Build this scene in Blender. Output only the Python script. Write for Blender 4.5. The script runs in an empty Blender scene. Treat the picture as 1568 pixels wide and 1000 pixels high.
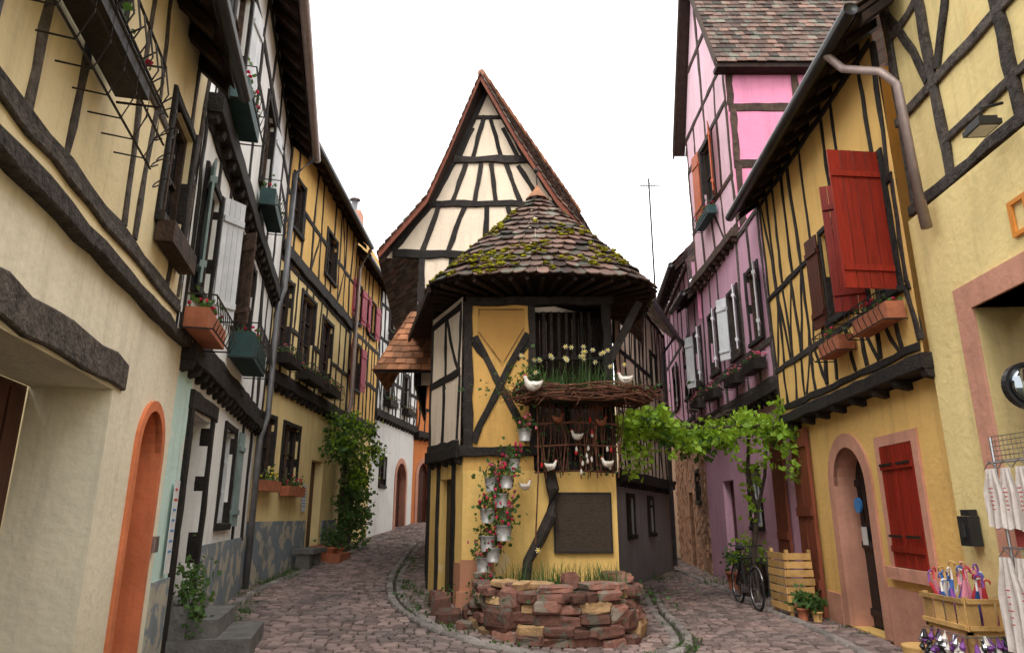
import bpy, math, random
from mathutils import Vector, noise
R=random.Random(11)
def V(*a): return Vector(a)
def U(a,b): return R.uniform(a,b)

# ---------------------------------------------------------------- materials
MATS={}
def nodes(name):
    m=bpy.data.materials.new(name); m.use_nodes=True
    nt=m.node_tree; b=nt.nodes['Principled BSDF']
    MATS[name]=m
    return m,nt,b
def M(name,c1,c2=None,scale=3.0,rough=.85,bump=.3,bscale=40.,attr=.0,metal=0.,stretch=(1,1,1),dirt=0.,patch=None,spec=.3,detail=4):
    m,nt,b=nodes(name); N=nt.nodes; L=nt.links
    c2=c2 or tuple(x*.8 for x in c1)
    tc=N.new('ShaderNodeTexCoord'); mp=N.new('ShaderNodeMapping'); mp.inputs['Scale'].default_value=stretch
    L.new(tc.outputs['Object'],mp.inputs[0])
    n1=N.new('ShaderNodeTexNoise'); n1.inputs['Scale'].default_value=scale; n1.inputs['Detail'].default_value=detail; n1.inputs['Roughness'].default_value=.65
    L.new(mp.outputs[0],n1.inputs['Vector'])
    rp=N.new('ShaderNodeValToRGB'); rp.color_ramp.elements[0].position=.35; rp.color_ramp.elements[1].position=.68
    rp.color_ramp.elements[0].color=(*c1,1); rp.color_ramp.elements[1].color=(*c2,1)
    L.new(n1.outputs['Fac'],rp.inputs[0]); col=rp.outputs[0]
    if patch:
        n3=N.new('ShaderNodeTexNoise'); n3.inputs['Scale'].default_value=patch[1]; n3.inputs['Detail'].default_value=4
        L.new(tc.outputs['Object'],n3.inputs['Vector'])
        r3=N.new('ShaderNodeValToRGB'); r3.color_ramp.elements[0].position=patch[2]; r3.color_ramp.elements[1].position=patch[2]+.03
        L.new(n3.outputs['Fac'],r3.inputs[0])
        mx=N.new('ShaderNodeMixRGB'); L.new(r3.outputs[0],mx.inputs[0]); L.new(col,mx.inputs[1]); mx.inputs[2].default_value=(*patch[0],1); col=mx.outputs[0]
    if dirt>0:
        # weathering: splash dirt low on the wall and vertical rain streaks
        sx=N.new('ShaderNodeSeparateXYZ'); L.new(tc.outputs['Object'],sx.inputs[0])
        mr=N.new('ShaderNodeMapRange'); mr.inputs['From Min'].default_value=.1; mr.inputs['From Max'].default_value=1.5; mr.inputs['To Min'].default_value=1.; mr.inputs['To Max'].default_value=0.
        L.new(sx.outputs['Z'],mr.inputs['Value'])
        mp2=N.new('ShaderNodeMapping'); mp2.inputs['Scale'].default_value=(5,5,.5); L.new(tc.outputs['Object'],mp2.inputs[0])
        n4=N.new('ShaderNodeTexNoise'); n4.inputs['Scale'].default_value=1.2; n4.inputs['Detail'].default_value=4; n4.inputs['Roughness'].default_value=.7; L.new(mp2.outputs[0],n4.inputs['Vector'])
        r4=N.new('ShaderNodeValToRGB'); r4.color_ramp.elements[0].position=.5; r4.color_ramp.elements[1].position=.8; L.new(n4.outputs['Fac'],r4.inputs[0])
        a=N.new('ShaderNodeMath'); a.operation='MULTIPLY'; L.new(mr.outputs[0],a.inputs[0]); L.new(n1.outputs['Fac'],a.inputs[1])
        a2=N.new('ShaderNodeMath'); a2.operation='ADD'; L.new(a.outputs[0],a2.inputs[0]); L.new(r4.outputs[0],a2.inputs[1])
        a3=N.new('ShaderNodeMath'); a3.operation='MULTIPLY'; a3.use_clamp=True; L.new(a2.outputs[0],a3.inputs[0]); a3.inputs[1].default_value=dirt
        mx=N.new('ShaderNodeMixRGB'); L.new(a3.outputs[0],mx.inputs[0]); L.new(col,mx.inputs[1]); mx.inputs[2].default_value=(c1[0]*.4+.02,c1[1]*.38+.02,c1[2]*.34+.02,1); col=mx.outputs[0]
    if attr>0:
        at=N.new('ShaderNodeAttribute'); at.attribute_name='r'
        mr=N.new('ShaderNodeMapRange'); mr.inputs['To Min'].default_value=1-attr; mr.inputs['To Max'].default_value=1+attr
        L.new(at.outputs['Fac'],mr.inputs['Value'])
        mx=N.new('ShaderNodeMixRGB'); mx.blend_type='MULTIPLY'; mx.inputs[0].default_value=1
        L.new(col,mx.inputs[1]); L.new(mr.outputs[0],mx.inputs[2]); col=mx.outputs[0]
    L.new(col,b.inputs['Base Color'])
    b.inputs['Roughness'].default_value=rough; b.inputs['Metallic'].default_value=metal
    b.inputs['Specular IOR Level'].default_value=spec
    if bump>0:
        n2=N.new('ShaderNodeTexNoise'); n2.inputs['Scale'].default_value=bscale; n2.inputs['Detail'].default_value=3
        L.new(mp.outputs[0],n2.inputs['Vector'])
        bp=N.new('ShaderNodeBump'); bp.inputs['Strength'].default_value=bump; bp.inputs['Distance'].default_value=.02
        L.new(n2.outputs['Fac'],bp.inputs['Height']); L.new(bp.outputs[0],b.inputs['Normal'])
    return m
def plaster(name,c,k=.87,dirt=.42,patch=None):
    return M(name,c,tuple(x*k for x in c),scale=1.3,rough=.92,bump=.45,bscale=14,dirt=dirt,patch=patch,spec=.15,detail=5)
plaster('cream',(.90,.76,.48)); plaster('cream_pale',(.90,.82,.64),patch=((.80,.70,.50),1.3,.64)); plaster('white_plaster',(.86,.85,.82))
plaster('mint',(.62,.82,.75),patch=((.76,.78,.70),2.,.60)); plaster('yellow',(.88,.56,.19)); plaster('yellow_soft',(.90,.70,.34))
plaster('yellow_plain',(.91,.73,.34),patch=((.86,.66,.30),1.2,.62)); plaster('purple',(.66,.38,.50)); plaster('pink',(.78,.29,.44)); plaster('ochre',(.76,.45,.14),dirt=.5)
plaster('yellow_dove',(.86,.57,.19),dirt=.55,patch=((.80,.60,.32),1.8,.62))
plaster('ochre_dark',(.60,.33,.10)); plaster('orange',(.75,.26,.09)); plaster('gable_cream',(.90,.75,.58)); plaster('grey_plaster',(.34,.32,.31),dirt=.6)
plaster('dado_blue',(.24,.28,.31),patch=((.50,.45,.36),3.,.53),dirt=.6); plaster('pink_stone',(.68,.34,.24),k=.75,dirt=.45); plaster('orange_trim',(.76,.24,.11),k=.7)
plaster('plinth_orange',(.52,.25,.15),dirt=.6); plaster('lilac_white',(.80,.54,.62))
M('timber',(.034,.027,.023),(.014,.011,.01),scale=9,rough=.8,bump=.8,bscale=30,attr=.5)
M('timber_brown',(.085,.05,.033),(.03,.018,.013),scale=9,rough=.8,bump=.8,bscale=30,attr=.4)
M('timber_grey',(.11,.09,.078),(.03,.024,.02),scale=14,rough=.85,bump=.9,bscale=35,attr=.4)
M('soffit_wood',(.035,.018,.012),(.015,.008,.006),scale=8,rough=.8,bump=.5,bscale=20,attr=.4)
M('door_brown',(.10,.028,.016),(.05,.015,.01),scale=6,rough=.5,bump=.2,bscale=20,stretch=(6,6,.6))
M('door_black',(.02,.02,.022),(.012,.012,.012),scale=6,rough=.4,bump=.1)
M('shutter_red',(.30,.020,.008),(.18,.012,.006),scale=4,rough=.5,bump=.25,bscale=14,stretch=(8,8,.5),attr=.2)
M('shutter_orange',(.50,.12,.04),(.36,.08,.025),scale=4,rough=.55,bump=.2)
M('shutter_pink',(.5,.08,.12),(.38,.06,.09),scale=4,rough=.6,bump=.2)
M('shutter_white',(.68,.69,.70),(.54,.56,.58),scale=4,rough=.6,bump=.2,attr=.08)
M('shutter_grey',(.25,.33,.32),(.16,.22,.22),scale=4,rough=.6,bump=.2)
M('teal_wood',(.028,.075,.075),(.018,.045,.045),scale=6,rough=.6,bump=.3)
M('redwood',(.24,.065,.033),(.14,.038,.02),scale=5,rough=.6,bump=.3,bscale=14,stretch=(8,8,.6),attr=.2)
M('terracotta',(.44,.15,.075),(.3,.1,.05),scale=8,rough=.8,bump=.2)
M('tile',(.165,.095,.072),(.085,.06,.05),scale=2.2,rough=.85,bump=.6,bscale=30,attr=.65,patch=((.125,.12,.095),4.,.55))
M('tile_orange',(.42,.18,.085),(.22,.11,.065),scale=2.5,rough=.85,bump=.5,bscale=30,attr=.5)
M('moss',(.33,.30,.02),(.13,.13,.015),scale=14,rough=1,bump=1,bscale=60,attr=.35,spec=.1)
M('zinc',(.24,.24,.25),(.13,.13,.14),scale=3,rough=.45,bump=.1,metal=.5,spec=.5)
M('pot_zinc',(.46,.45,.43),(.28,.27,.26),scale=12,rough=.5,bump=.15,metal=.25,spec=.5)
M('zinc_dark',(.05,.05,.052),(.028,.028,.03),scale=3,rough=.45,bump=.1,metal=.3,spec=.5)
M('copper_pipe',(.42,.32,.29),(.28,.22,.20),scale=5,rough=.5,bump=.1,metal=.3)
M('iron',(.02,.018,.018),(.04,.03,.025),scale=12,rough=.55,bump=.2,metal=.4)
M('steel',(.5,.5,.52),(.4,.4,.42),scale=12,rough=.3,bump=.0,metal=.9)
M('rubber',(.02,.02,.02),(.03,.03,.03),rough=.8,bump=.1)
M('cobble',(.265,.185,.165),(.15,.12,.112),scale=1.1,rough=.72,bump=.6,bscale=45,attr=.42,spec=.35)
M('kerb',(.27,.24,.22),(.17,.15,.14),scale=2,rough=.8,bump=.5,bscale=40,attr=.3)
M('joint',(.07,.058,.047),(.045,.05,.025),scale=3,rough=1,bump=.6,bscale=50)
M('sandstone_red',(.25,.115,.085),(.11,.06,.048),scale=5,rough=.9,bump=1,bscale=18,attr=.55,patch=((.17,.14,.11),5.,.54))
M('sandstone_tan',(.42,.27,.13),(.24,.15,.085),scale=5,rough=.9,bump=1,bscale=18,attr=.45)
M('step_stone',(.20,.19,.175),(.11,.105,.1),scale=5,rough=.9,bump=.7,bscale=25,attr=.2)
M('rubble',(.52,.30,.18),(.30,.17,.11),scale=6,rough=.9,bump=1,bscale=20,attr=.4)
M('soil',(.05,.035,.022),(.03,.02,.015),scale=8,rough=1,bump=1)
M('ceramic',(.78,.74,.68),(.55,.46,.38),scale=9,rough=.35,bump=.05,spec=.5)
M('ceramic_brown',(.34,.12,.06),(.2,.07,.04),scale=7,rough=.4,bump=.05)
M('twig',(.17,.07,.04),(.07,.03,.02),scale=10,rough=.9,bump=.5,attr=.5)
M('bark',(.08,.06,.045),(.04,.03,.022),scale=10,rough=.95,bump=1,bscale=25)
M('beak',(.7,.25,.03),(.6,.2,.03),rough=.5,bump=0)
M('comb_red',(.6,.03,.02),(.5,.02,.02),rough=.4,bump=0)
M('crate_wood',(.62,.38,.14),(.42,.25,.09),scale=5,rough=.7,bump=.3,attr=.3)
M('cloth_white',(.74,.68,.64),(.62,.54,.5),scale=9,rough=.95,bump=.2)
M('cloth_red',(.55,.10,.09),(.45,.08,.08),scale=9,rough=.95,bump=.2)
M('paper',(.72,.72,.70),(.6,.6,.62),scale=9,rough=.8,bump=0)
M('black_plastic',(.02,.02,.022),(.03,.03,.03),rough=.4,bump=.05)
M('plaque',(.07,.048,.032),(.032,.023,.016),scale=60,rough=.5,bump=.8,bscale=90)
M('curtain',(.55,.55,.54),(.4,.4,.4),scale=9,stretch=(5,5,.4),rough=.9,bump=.3,bscale=6)
def leafmat(name,c,c2):
    m=M(name,c,c2,scale=2.5,rough=.55,bump=0,attr=.45,spec=.3)
    nt=m.node_tree; b=nt.nodes['Principled BSDF']; o=nt.nodes['Material Output']
    tr=nt.nodes.new('ShaderNodeBsdfTranslucent'); tr.inputs[0].default_value=(min(c[0]*1.6,.9),min(c[1]*1.5,.9),c[2],1)
    ms=nt.nodes.new('ShaderNodeMixShader'); ms.inputs[0].default_value=.35
    nt.links.new(b.outputs[0],ms.inputs[1]); nt.links.new(tr.outputs[0],ms.inputs[2]); nt.links.new(ms.outputs[0],o.inputs[0])
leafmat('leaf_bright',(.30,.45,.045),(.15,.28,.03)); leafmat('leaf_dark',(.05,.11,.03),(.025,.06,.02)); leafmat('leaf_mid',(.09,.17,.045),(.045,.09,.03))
leafmat('petal_red',(.6,.03,.09),(.5,.03,.14)); leafmat('petal_yellow',(.85,.68,.08),(.8,.5,.03)); leafmat('petal_white',(.85,.83,.66),(.8,.75,.45)); leafmat('petal_pink',(.75,.2,.3),(.7,.1,.2))
for nm,c in (('umb_purple',(.25,.08,.35)),('umb_blue',(.05,.15,.45)),('umb_red',(.6,.05,.06)),('umb_pink',(.8,.3,.4)),('umb_white',(.8,.75,.7)),('blue_sign',(.05,.25,.6)),('orange_paint',(.8,.3,.05))):
    M(nm,c,tuple(x*.8 for x in c),rough=.5,bump=.05)
m,nt,b=nodes('glass_dark'); b.inputs['Base Color'].default_value=(.02,.022,.025,1); b.inputs['Roughness'].default_value=.08; b.inputs['Specular IOR Level'].default_value=.6
n=nt.nodes.new('ShaderNodeTexNoise'); n.inputs['Scale'].default_value=2.5; bp=nt.nodes.new('ShaderNodeBump'); bp.inputs['Strength'].default_value=.12; nt.links.new(n.outputs[0],bp.inputs['Height']); nt.links.new(bp.outputs[0],b.inputs['Normal'])
m,nt,b=nodes('mirror'); b.inputs['Base Color'].default_value=(.25,.28,.3,1); b.inputs['Roughness'].default_value=.06; b.inputs['Metallic'].default_value=1

# ---------------------------------------------------------------- mesh building
class MB:
    def __init__(s): s.v=[]; s.f=[]; s.r=[]
    def add(s,vs,fs,r=None):
        b=len(s.v); s.v.extend([tuple(v) for v in vs]); s.f.extend([tuple(i+b for i in f) for f in fs])
        r=R.random() if r is None else r; s.r.extend([r]*len(fs))
    def hexa(s,c,r=None):
        s.add(c,[(3,2,1,0),(4,5,6,7),(0,1,5,4),(1,2,6,5),(2,3,7,6),(3,0,4,7)],r)
    def box(s,x0,x1,y0,y1,z0,z1,r=None):
        s.hexa([V(x0,y0,z0),V(x1,y0,z0),V(x1,y1,z0),V(x0,y1,z0),V(x0,y0,z1),V(x1,y0,z1),V(x1,y1,z1),V(x0,y1,z1)],r)
    def tube(s,pts,rad,seg=8,r=None,cap=True):
        pts=[Vector(p) for p in pts]; n=len(pts); rads=rad if isinstance(rad,(list,tuple)) else [rad]*n
        vs=[];fs=[]; up=V(0,0,1)
        for i,p in enumerate(pts):
            t=(pts[min(i+1,n-1)]-pts[max(i-1,0)]).normalized()
            a=t.cross(up)
            if a.length<.15: a=t.cross(V(1,0,0))
            a.normalize(); b2=t.cross(a)
            for k in range(seg):
                an=2*math.pi*k/seg; vs.append(p+(a*math.cos(an)+b2*math.sin(an))*rads[i])
        for i in range(n-1):
            for k in range(seg):
                k2=(k+1)%seg; fs.append((i*seg+k,i*seg+k2,(i+1)*seg+k2,(i+1)*seg+k))
        if cap: fs.append(tuple(range(seg))); fs.append(tuple((n-1)*seg+k for k in range(seg)))
        s.add(vs,fs,r)
    def blob(s,c,rx,ry,rz,jit=.15,seg=8,rings=5,r=None):
        vs=[V(0,0,-1)];fs=[]
        for i in range(1,rings):
            ph=-math.pi/2+math.pi*i/rings
            for k in range(seg):
                a=2*math.pi*k/seg; q=1+U(-jit,jit); vs.append(V(math.cos(ph)*math.cos(a),math.cos(ph)*math.sin(a),math.sin(ph))*q)
        vs.append(V(0,0,1)); vs=[V(c[0]+v.x*rx,c[1]+v.y*ry,c[2]+v.z*rz) for v in vs]; n=len(vs)-1
        for k in range(seg):
            k2=(k+1)%seg; fs.append((0,1+k2,1+k)); fs.append((n,n-seg+k,n-seg+k2))
            for i in range(rings-2):
                a=1+i*seg; fs.append((a+k,a+k2,a+seg+k2,a+seg+k))
        s.add(vs,fs,r)
    def leaf(s,p,size,droop=0,r=None):
        d=V(U(-1,1),U(-1,1),U(-1,1)-droop).normalized(); q=V(U(-1,1),U(-1,1),U(-1,1)); a=d.cross(q)
        if a.length<.01: return
        a.normalize(); nn=a.cross(d)
        s.add([p,p+d*size*.45+a*size*.38+nn*size*.1,p+d*size,p+d*size*.45-a*size*.38+nn*size*.1],[(0,1,2),(0,2,3)],r)
    def leaves(s,c,rad,n,size,droop=0):
        for _ in range(n):
            d=V(R.gauss(0,.5),R.gauss(0,.5),R.gauss(0,.5))
            p=V(c[0]+d.x*rad[0],c[1]+d.y*rad[1],c[2]+d.z*rad[2]); s.leaf(p,size*U(.6,1.3),droop)
    def blade(s,p,h,lean,w=.012,az=None):
        az=U(0,6.28) if az is None else az; d=V(math.cos(az),math.sin(az),0); a=V(-d.y,d.x,0)*w
        vs=[];n=5
        for i in range(n):
            t=i/(n-1); q=p+V(0,0,h*(t-.15*lean*t*t*3))+d*(lean*h*t*t); ww=a*(1-t*.85); vs+= [q-ww,q+ww]
        s.add(vs,[(2*i,2*i+1,2*i+3,2*i+2) for i in range(n-1)])
        return V(*vs[-1])
class House:
    def __init__(s,name,loc):
        s.e=bpy.data.objects.new(name,None); s.e.empty_display_size=.3; s.e.location=loc
        bpy.context.collection.objects.link(s.e); s.parts={}; s.loc=Vector(loc)
    def p(s,part,mat):
        k=(part,mat)
        if k not in s.parts: s.parts[k]=MB()
        return s.parts[k]
    def done(s,smooth=('pipe','gutter','hen','vine_stem','bird','moss','tyre','pot','tube')):
        for (part,mat),mb in s.parts.items():
            o=mkobj(part,mb,mat,any(k in part for k in smooth)); o.parent=s.e; o.location=-s.loc
def mkobj(name,mb,mat,smooth=False):
    me=bpy.data.meshes.new(name); me.from_pydata(mb.v,[],mb.f)
    at=me.attributes.new('r','FLOAT','FACE'); at.data.foreach_set('value',mb.r)
    if smooth: me.polygons.foreach_set('use_smooth',[True]*len(me.polygons))
    me.materials.append(MATS[mat]); me.update()
    o=bpy.data.objects.new(name,me); bpy.context.collection.objects.link(o); return o

class Wall:
    def __init__(s,h,P0,P1,side):
        s.h=h; s.P0=V(P0[0],P0[1],0); d=V(P1[0]-P0[0],P1[1]-P0[1],0); s.L=d.length; s.d=d.normalized()
        s.n=V(s.d.y,-s.d.x,0)*side
    def P(s,u,z,d=0): return s.P0+s.d*u+s.n*d+V(0,0,z)
    def box(s,mb,u0,u1,z0,z1,d0,d1,r=None):
        P=s.P; mb.hexa([P(u0,z0,d0),P(u1,z0,d0),P(u1,z0,d1),P(u0,z0,d1),P(u0,z1,d0),P(u1,z1,d0),P(u1,z1,d1),P(u0,z1,d1)],r)
    def beam(s,mb,u0,z0,u1,z1,w,d0,d1,jit=None,bow=0):
        L=math.hypot(u1-u0,z1-z0)
        if L<.02: return
        jit=w*.10 if jit is None else jit
        n=max(2,int(L/.3)+1); tu,tz=(u1-u0)/L,(z1-z0)/L; nu,nz=-tz,tu; vs=[];fs=[]; d1=d1+U(-.004,.006)
        for i in range(n+1):
            t=i/n; c=U(-jit,jit)*.8+bow*math.sin(math.pi*t); a=w/2+U(-jit,jit); b=w/2+U(-jit,jit)
            cu=u0+(u1-u0)*t+nu*c; cz=z0+(z1-z0)*t+nz*c; dd=d1+U(-.006,.006)
            for k,(o,de) in enumerate(((-a,d0),(-a,dd-.008),(-a+.012,dd),(b-.012,dd),(b,dd-.008),(b,d0))):
                vs.append(s.P(cu+nu*o,cz+nz*o,de))
        for i in range(n):
            for k in range(5): fs.append((i*6+k,i*6+k+1,(i+1)*6+k+1,(i+1)*6+k))
        fs.append(tuple(range(6))); fs.append(tuple(n*6+k for k in range(6)))
        mb.add(vs,fs)
    def panel(s,mb,u0,u1,z0,z1,d,holes=(),depth=.2):
        us=sorted({u0,u1,*[min(max(x,u0),u1) for h in holes for x in h[:2]]}); zs=sorted({z0,z1,*[min(max(x,z0),z1) for h in holes for x in h[2:4]]})
        P=s.P
        for a,b in zip(us,us[1:]):
            for c,e in zip(zs,zs[1:]):
                mu,mz=(a+b)/2,(c+e)/2
                if any(h[0]<mu<h[1] and h[2]<mz<h[3] for h in holes): continue
                mb.add([P(a,c,d),P(b,c,d),P(b,e,d),P(a,e,d)],[(0,1,2,3)],.5)
        for h in holes:
            a,b,c,e=h[:4]; q=d-depth
            for p1,p2 in (((a,c),(a,e)),((a,e),(b,e)),((b,e),(b,c)),((b,c),(a,c))):
                mb.add([P(*p1,d),P(*p2,d),P(*p2,q),P(*p1,q)],[(0,1,2,3)],.5)
    def window(s,u0,u1,z0,z1,d,frame='timber_brown',cols=2,rows=3,curtain=False,surround=True,part='window'):
        h=s.h; f=h.p(part+'_frame',frame); g=h.p(part+'_glass','glass_dark')
        P=s.P; q=d-.11
        g.add([P(u0,z0,q),P(u1,z0,q),P(u1,z1,q),P(u0,z1,q)],[(0,1,2,3)])
        w=.055
        s.box(f,u0,u0+w,z0,z1,q+.003,q+.06); s.box(f,u1-w,u1,z0,z1,q+.003,q+.06); s.box(f,u0+w,u1-w,z0,z0+w,q+.003,q+.058); s.box(f,u0+w,u1-w,z1-w,z1,q+.003,q+.058)
        for i in range(1,cols): x=u0+(u1-u0)*i/cols; s.box(f,x-.025,x+.025,z0+w,z1-w,q+.004,q+.05)
        for i in range(1,rows): x=z0+(z1-z0)*i/rows; s.box(f,u0+w,u1-w,x-.014,x+.014,q+.004,q+.035)
        if curtain:
            c=h.p('curtain','curtain'); a=(u1-u0)*.3; q2=q+.002
            for (a0,a1) in ((u0+w,u0+a),(u1-a,u1-w)): c.add([P(a0,z0+w,q2),P(a1,z0+w,q2),P(a1,z1-w,q2),P(a0,z1-w,q2)],[(0,1,2,3)])
        if surround:
            t=h.p('timber_frame','timber'); b=.09
            s.beam(t,u0-b/2,z0-b,u0-b/2,z1+b,b,d-.05,d+.035,.004); s.beam(t,u1+b/2,z0-b,u1+b/2,z1+b,b,d-.05,d+.035,.004)
            s.beam(t,u0,z1+b/2,u1,z1+b/2,b,d-.05,d+.032,.004); s.beam(t,u0-b*.9,z0-b/2,u1+b*.9,z0-b/2,b,d-.05,d+.07,.004)
    def shutter(s,u0,u1,z0,z1,d0,d1,mat):
        mb=s.h.p('shutter',mat); n=(s.P(u1,0,d1)-s.P(u0,0,d0)).normalized(); nn=V(-n.y,n.x,0)
        if nn.dot(s.n)<0: nn=-nn
        A=s.P(u0,0,d0);B=s.P(u1,0,d1)
        def bx(t0,t1,za,zb,e0,e1,r=None):
            a=A.lerp(B,t0);b=A.lerp(B,t1); mb.hexa([a+nn*e0+V(0,0,za),b+nn*e0+V(0,0,za),b+nn*e1+V(0,0,za),a+nn*e1+V(0,0,za),a+nn*e0+V(0,0,zb),b+nn*e0+V(0,0,zb),b+nn*e1+V(0,0,zb),a+nn*e1+V(0,0,zb)],r)
        nb=4
        for i in range(nb): bx(i/nb+.008,(i+1)/nb-.008,z0,z1,0,.022)
        for za in (z0+(z1-z0)*.12,z1-(z1-z0)*.2): bx(.02,.98,za,za+.07,.023,.045); bx(.02,.98,za,za+.07,-.02,-.001)
    def studs(s,u0,u1,z0,z1,d,sp,holes=(),w=.1,mat='timber',lean=.06,brace=.25,rails=(),jit=.013):
        t=s.h.p('timber_frame',mat)
        lv=[z0]+list(rails)+[z1]
        for z in lv: 
            segs=[(u0,u1)]
            for h in holes:
                if h[2]-.1<z<h[3]+.1:
                    ns=[]
                    for a,b in segs:
                        if h[0]-.1>a and h[0]-.1<b: ns.append((a,h[0]-.1))
                        if h[1]+.1<b and h[1]+.1>a: ns.append((h[1]+.1,b))
                        if h[1]+.1<=a or h[0]-.1>=b: ns.append((a,b))
                    segs=ns
            for a,b in segs: s.beam(t,a,z+U(-.02,.02),b,z+U(-.02,.02),w*1.25,d-.03,d+.024,jit)
        for a,b in zip(lv,lv[1:]):
            n=max(1,round((u1-u0)/sp))
            for i in range(n+1):
                u=u0+(u1-u0)*i/n+(U(-.08,.08) if 0<i<n else 0)*1; u=min(max(u,u0+w/2),u1-w/2)
                if any(h[0]-.14<u<h[1]+.14 and h[2]<b and h[3]>a for h in holes):
                    for h in holes:
                        if h[0]-.14<u<h[1]+.14 and h[2]<b and h[3]>a:
                            if h[0]+.05<u<h[1]-.05:
                                if h[2]-a>.25: s.beam(t,u,a,u,h[2]-.1,w,d-.03,d+.018,jit)
                                if b-h[3]>.25: s.beam(t,u,h[3]+.1,u,b,w,d-.03,d+.018,jit)
                    continue
                l=U(-lean,lean); s.beam(t,u-l,a+.05,u+l,b-.05,w*U(.8,1.2),d-.03,d+.018,jit,bow=U(-.02,.02))
                if i<n and R.random()<brace and not any(h[0]-.2<u+sp and u<h[1]+.2 and h[2]<b and h[3]>a for h in holes):
                    if R.random()<.5: s.beam(t,u+.05,a+.05,u+sp*.9,b-.05,w*.9,d-.03,d+.014,jit,bow=U(-.06,.06))
                    else: s.beam(t,u+sp*.9,a+.05,u+.05,b-.05,w*.9,d-.03,d+.014,jit,bow=U(-.06,.06))
    def jetty(s,u0,u1,z,d0,d1,mat='timber',joist=.35,hh=.2):
        t=s.h.p('jetty_beam',mat); s.beam(t,u0,z,u1,z,hh,d0-.1,d1+.05,.012)
        n=int((u1-u0)/joist)
        for i in range(n+1):
            u=u0+.1+i*joist+U(-.03,.03)
            if u<u1-.05:
                c=[s.P(u-.06,z-hh*.55-.13,d0-.1),s.P(u+.06,z-hh*.55-.13,d0-.1),s.P(u+.06,z-hh*.55-.07,d1),s.P(u-.06,z-hh*.55-.07,d1)]
                e=[s.P(u-.06,z-hh*.5,d0-.1),s.P(u+.06,z-hh*.5,d0-.1),s.P(u+.06,z-hh*.5,d1+.03),s.P(u-.06,z-hh*.5,d1+.03)]
                t.hexa(c+e)
    def eave(s,u0,u1,z,d,over,rise=1.0,back=4,gut='zinc_dark',gr=.075,raft=.45):
        h=s.h; so=h.p('soffit','soffit_wood'); P=s.P
        zt=z+over*rise
        h1=[P(u0,z,d+over),P(u1,z,d+over),P(u1,zt,d-.02),P(u0,zt,d-.02)]
        so.hexa(h1+[q+V(0,0,.06) for q in h1])
        n=int((u1-u0)/raft)
        for i in range(n+1):
            u=u0+.06+i*(u1-u0-.12)/max(n,1)
            c=[P(u-.05,z-.12,d+over-.04),P(u+.05,z-.12,d+over-.04),P(u+.05,zt-.14,d-.02),P(u-.05,zt-.14,d-.02)]
            so.hexa(c+[q+V(0,0,.12) for q in c])
        tile_patch(h.p('roof_tiles','tile'),P(u0-.03,z+.07,d+over+.03),P(u1+.03,z+.07,d+over+.03),P(u1+.03,z+.07+(over+back)*rise,d-back),P(u0-.03,z+.07+(over+back)*rise,d-back),.3,.3)
        if gut:
            g=h.p('gutter',gut); g.tube([P(u0-.05,z+.02,d+over+gr+.02),P((u0+u1)/2,z+.0,d+over+gr+.02),P(u1+.08,z-.02,d+over+gr+.02)],gr,10)
    def shell(s,mat,u0,u1,z1,depth=5):
        mb=s.h.p('side_walls',mat); P=s.P
        for a,b in (((u0,-.003),(u0,-depth)),((u1,-.003),(u1,-depth)),((u0,-depth),(u1,-depth))):
            mb.add([P(a[0],-.3,a[1]),P(b[0],-.3,b[1]),P(b[0],z1,b[1]),P(a[0],z1,a[1])],[(0,1,2,3)])
    def archdoor(s,u0,u1,z0,zt,d,wallmat,surmat,doormat,sw=.18,depth=.22,boards=4):
        h=s.h; P=s.P; w=(u1-u0)/2; cu=(u0+u1)/2; zs=zt-w; n=12; wm=h.p('walls',wallmat); sm=h.p('door_surround',surmat)
        arc=[(cu-w*math.cos(math.pi*i/n),zs+w*math.sin(math.pi*i/n)) for i in range(n+1)]
        for i in range(n):
            a,b=arc[i],arc[i+1]
            wm.add([P(a[0],a[1],d),P(b[0],b[1],d),P(b[0],zt,d),P(a[0],zt,d)],[(0,1,2,3)],.5)
            sm.add([P(a[0],a[1],d+.02),P(b[0],b[1],d+.02),P(b[0],b[1],d-depth),P(a[0],a[1],d-depth)],[(0,1,2,3)],.5)
        W2=w+sw; full=[(cu-w,z0)]+arc+[(cu+w,z0)]; out=[(cu-W2,z0)]+[(cu-W2*math.cos(math.pi*i/n),zs+W2*math.sin(math.pi*i/n)) for i in range(n+1)]+[(cu+W2,z0)]
        for i in range(len(full)-1):
            a,b,c,e=full[i],full[i+1],out[i+1],out[i]
            c8=[P(*a,d-.03),P(*b,d-.03),P(*c,d-.03),P(*e,d-.03),P(*a,d+.03),P(*b,d+.03),P(*c,d+.03),P(*e,d+.03)]
            sm.hexa(c8,.5)
        for a in (u0+.001,u1-.001): sm.add([P(a,z0,d+.02),P(a,zs,d+.02),P(a,zs,d-depth),P(a,z0,d-depth)],[(0,1,2,3)],.5)
        dm=h.p('door',doormat); q=d-depth
        for i in range(boards):
            a=u0+(u1-u0)*i/boards+.006; b=u0+(u1-u0)*(i+1)/boards-.006; s.box(dm,a,b,z0,zt,q-.05,q+U(0,.008))
        for zz in (z0+.15,z0+(zs-z0)*.55,zs): s.box(dm,u0,u1,zz,zz+.09,q,q+.035)
        kn=h.p('door_handle','iron'); c=P(u0+.12,z0+1.0,q+.04); kn.blob(c,.03,.03,.03,0)
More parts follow.
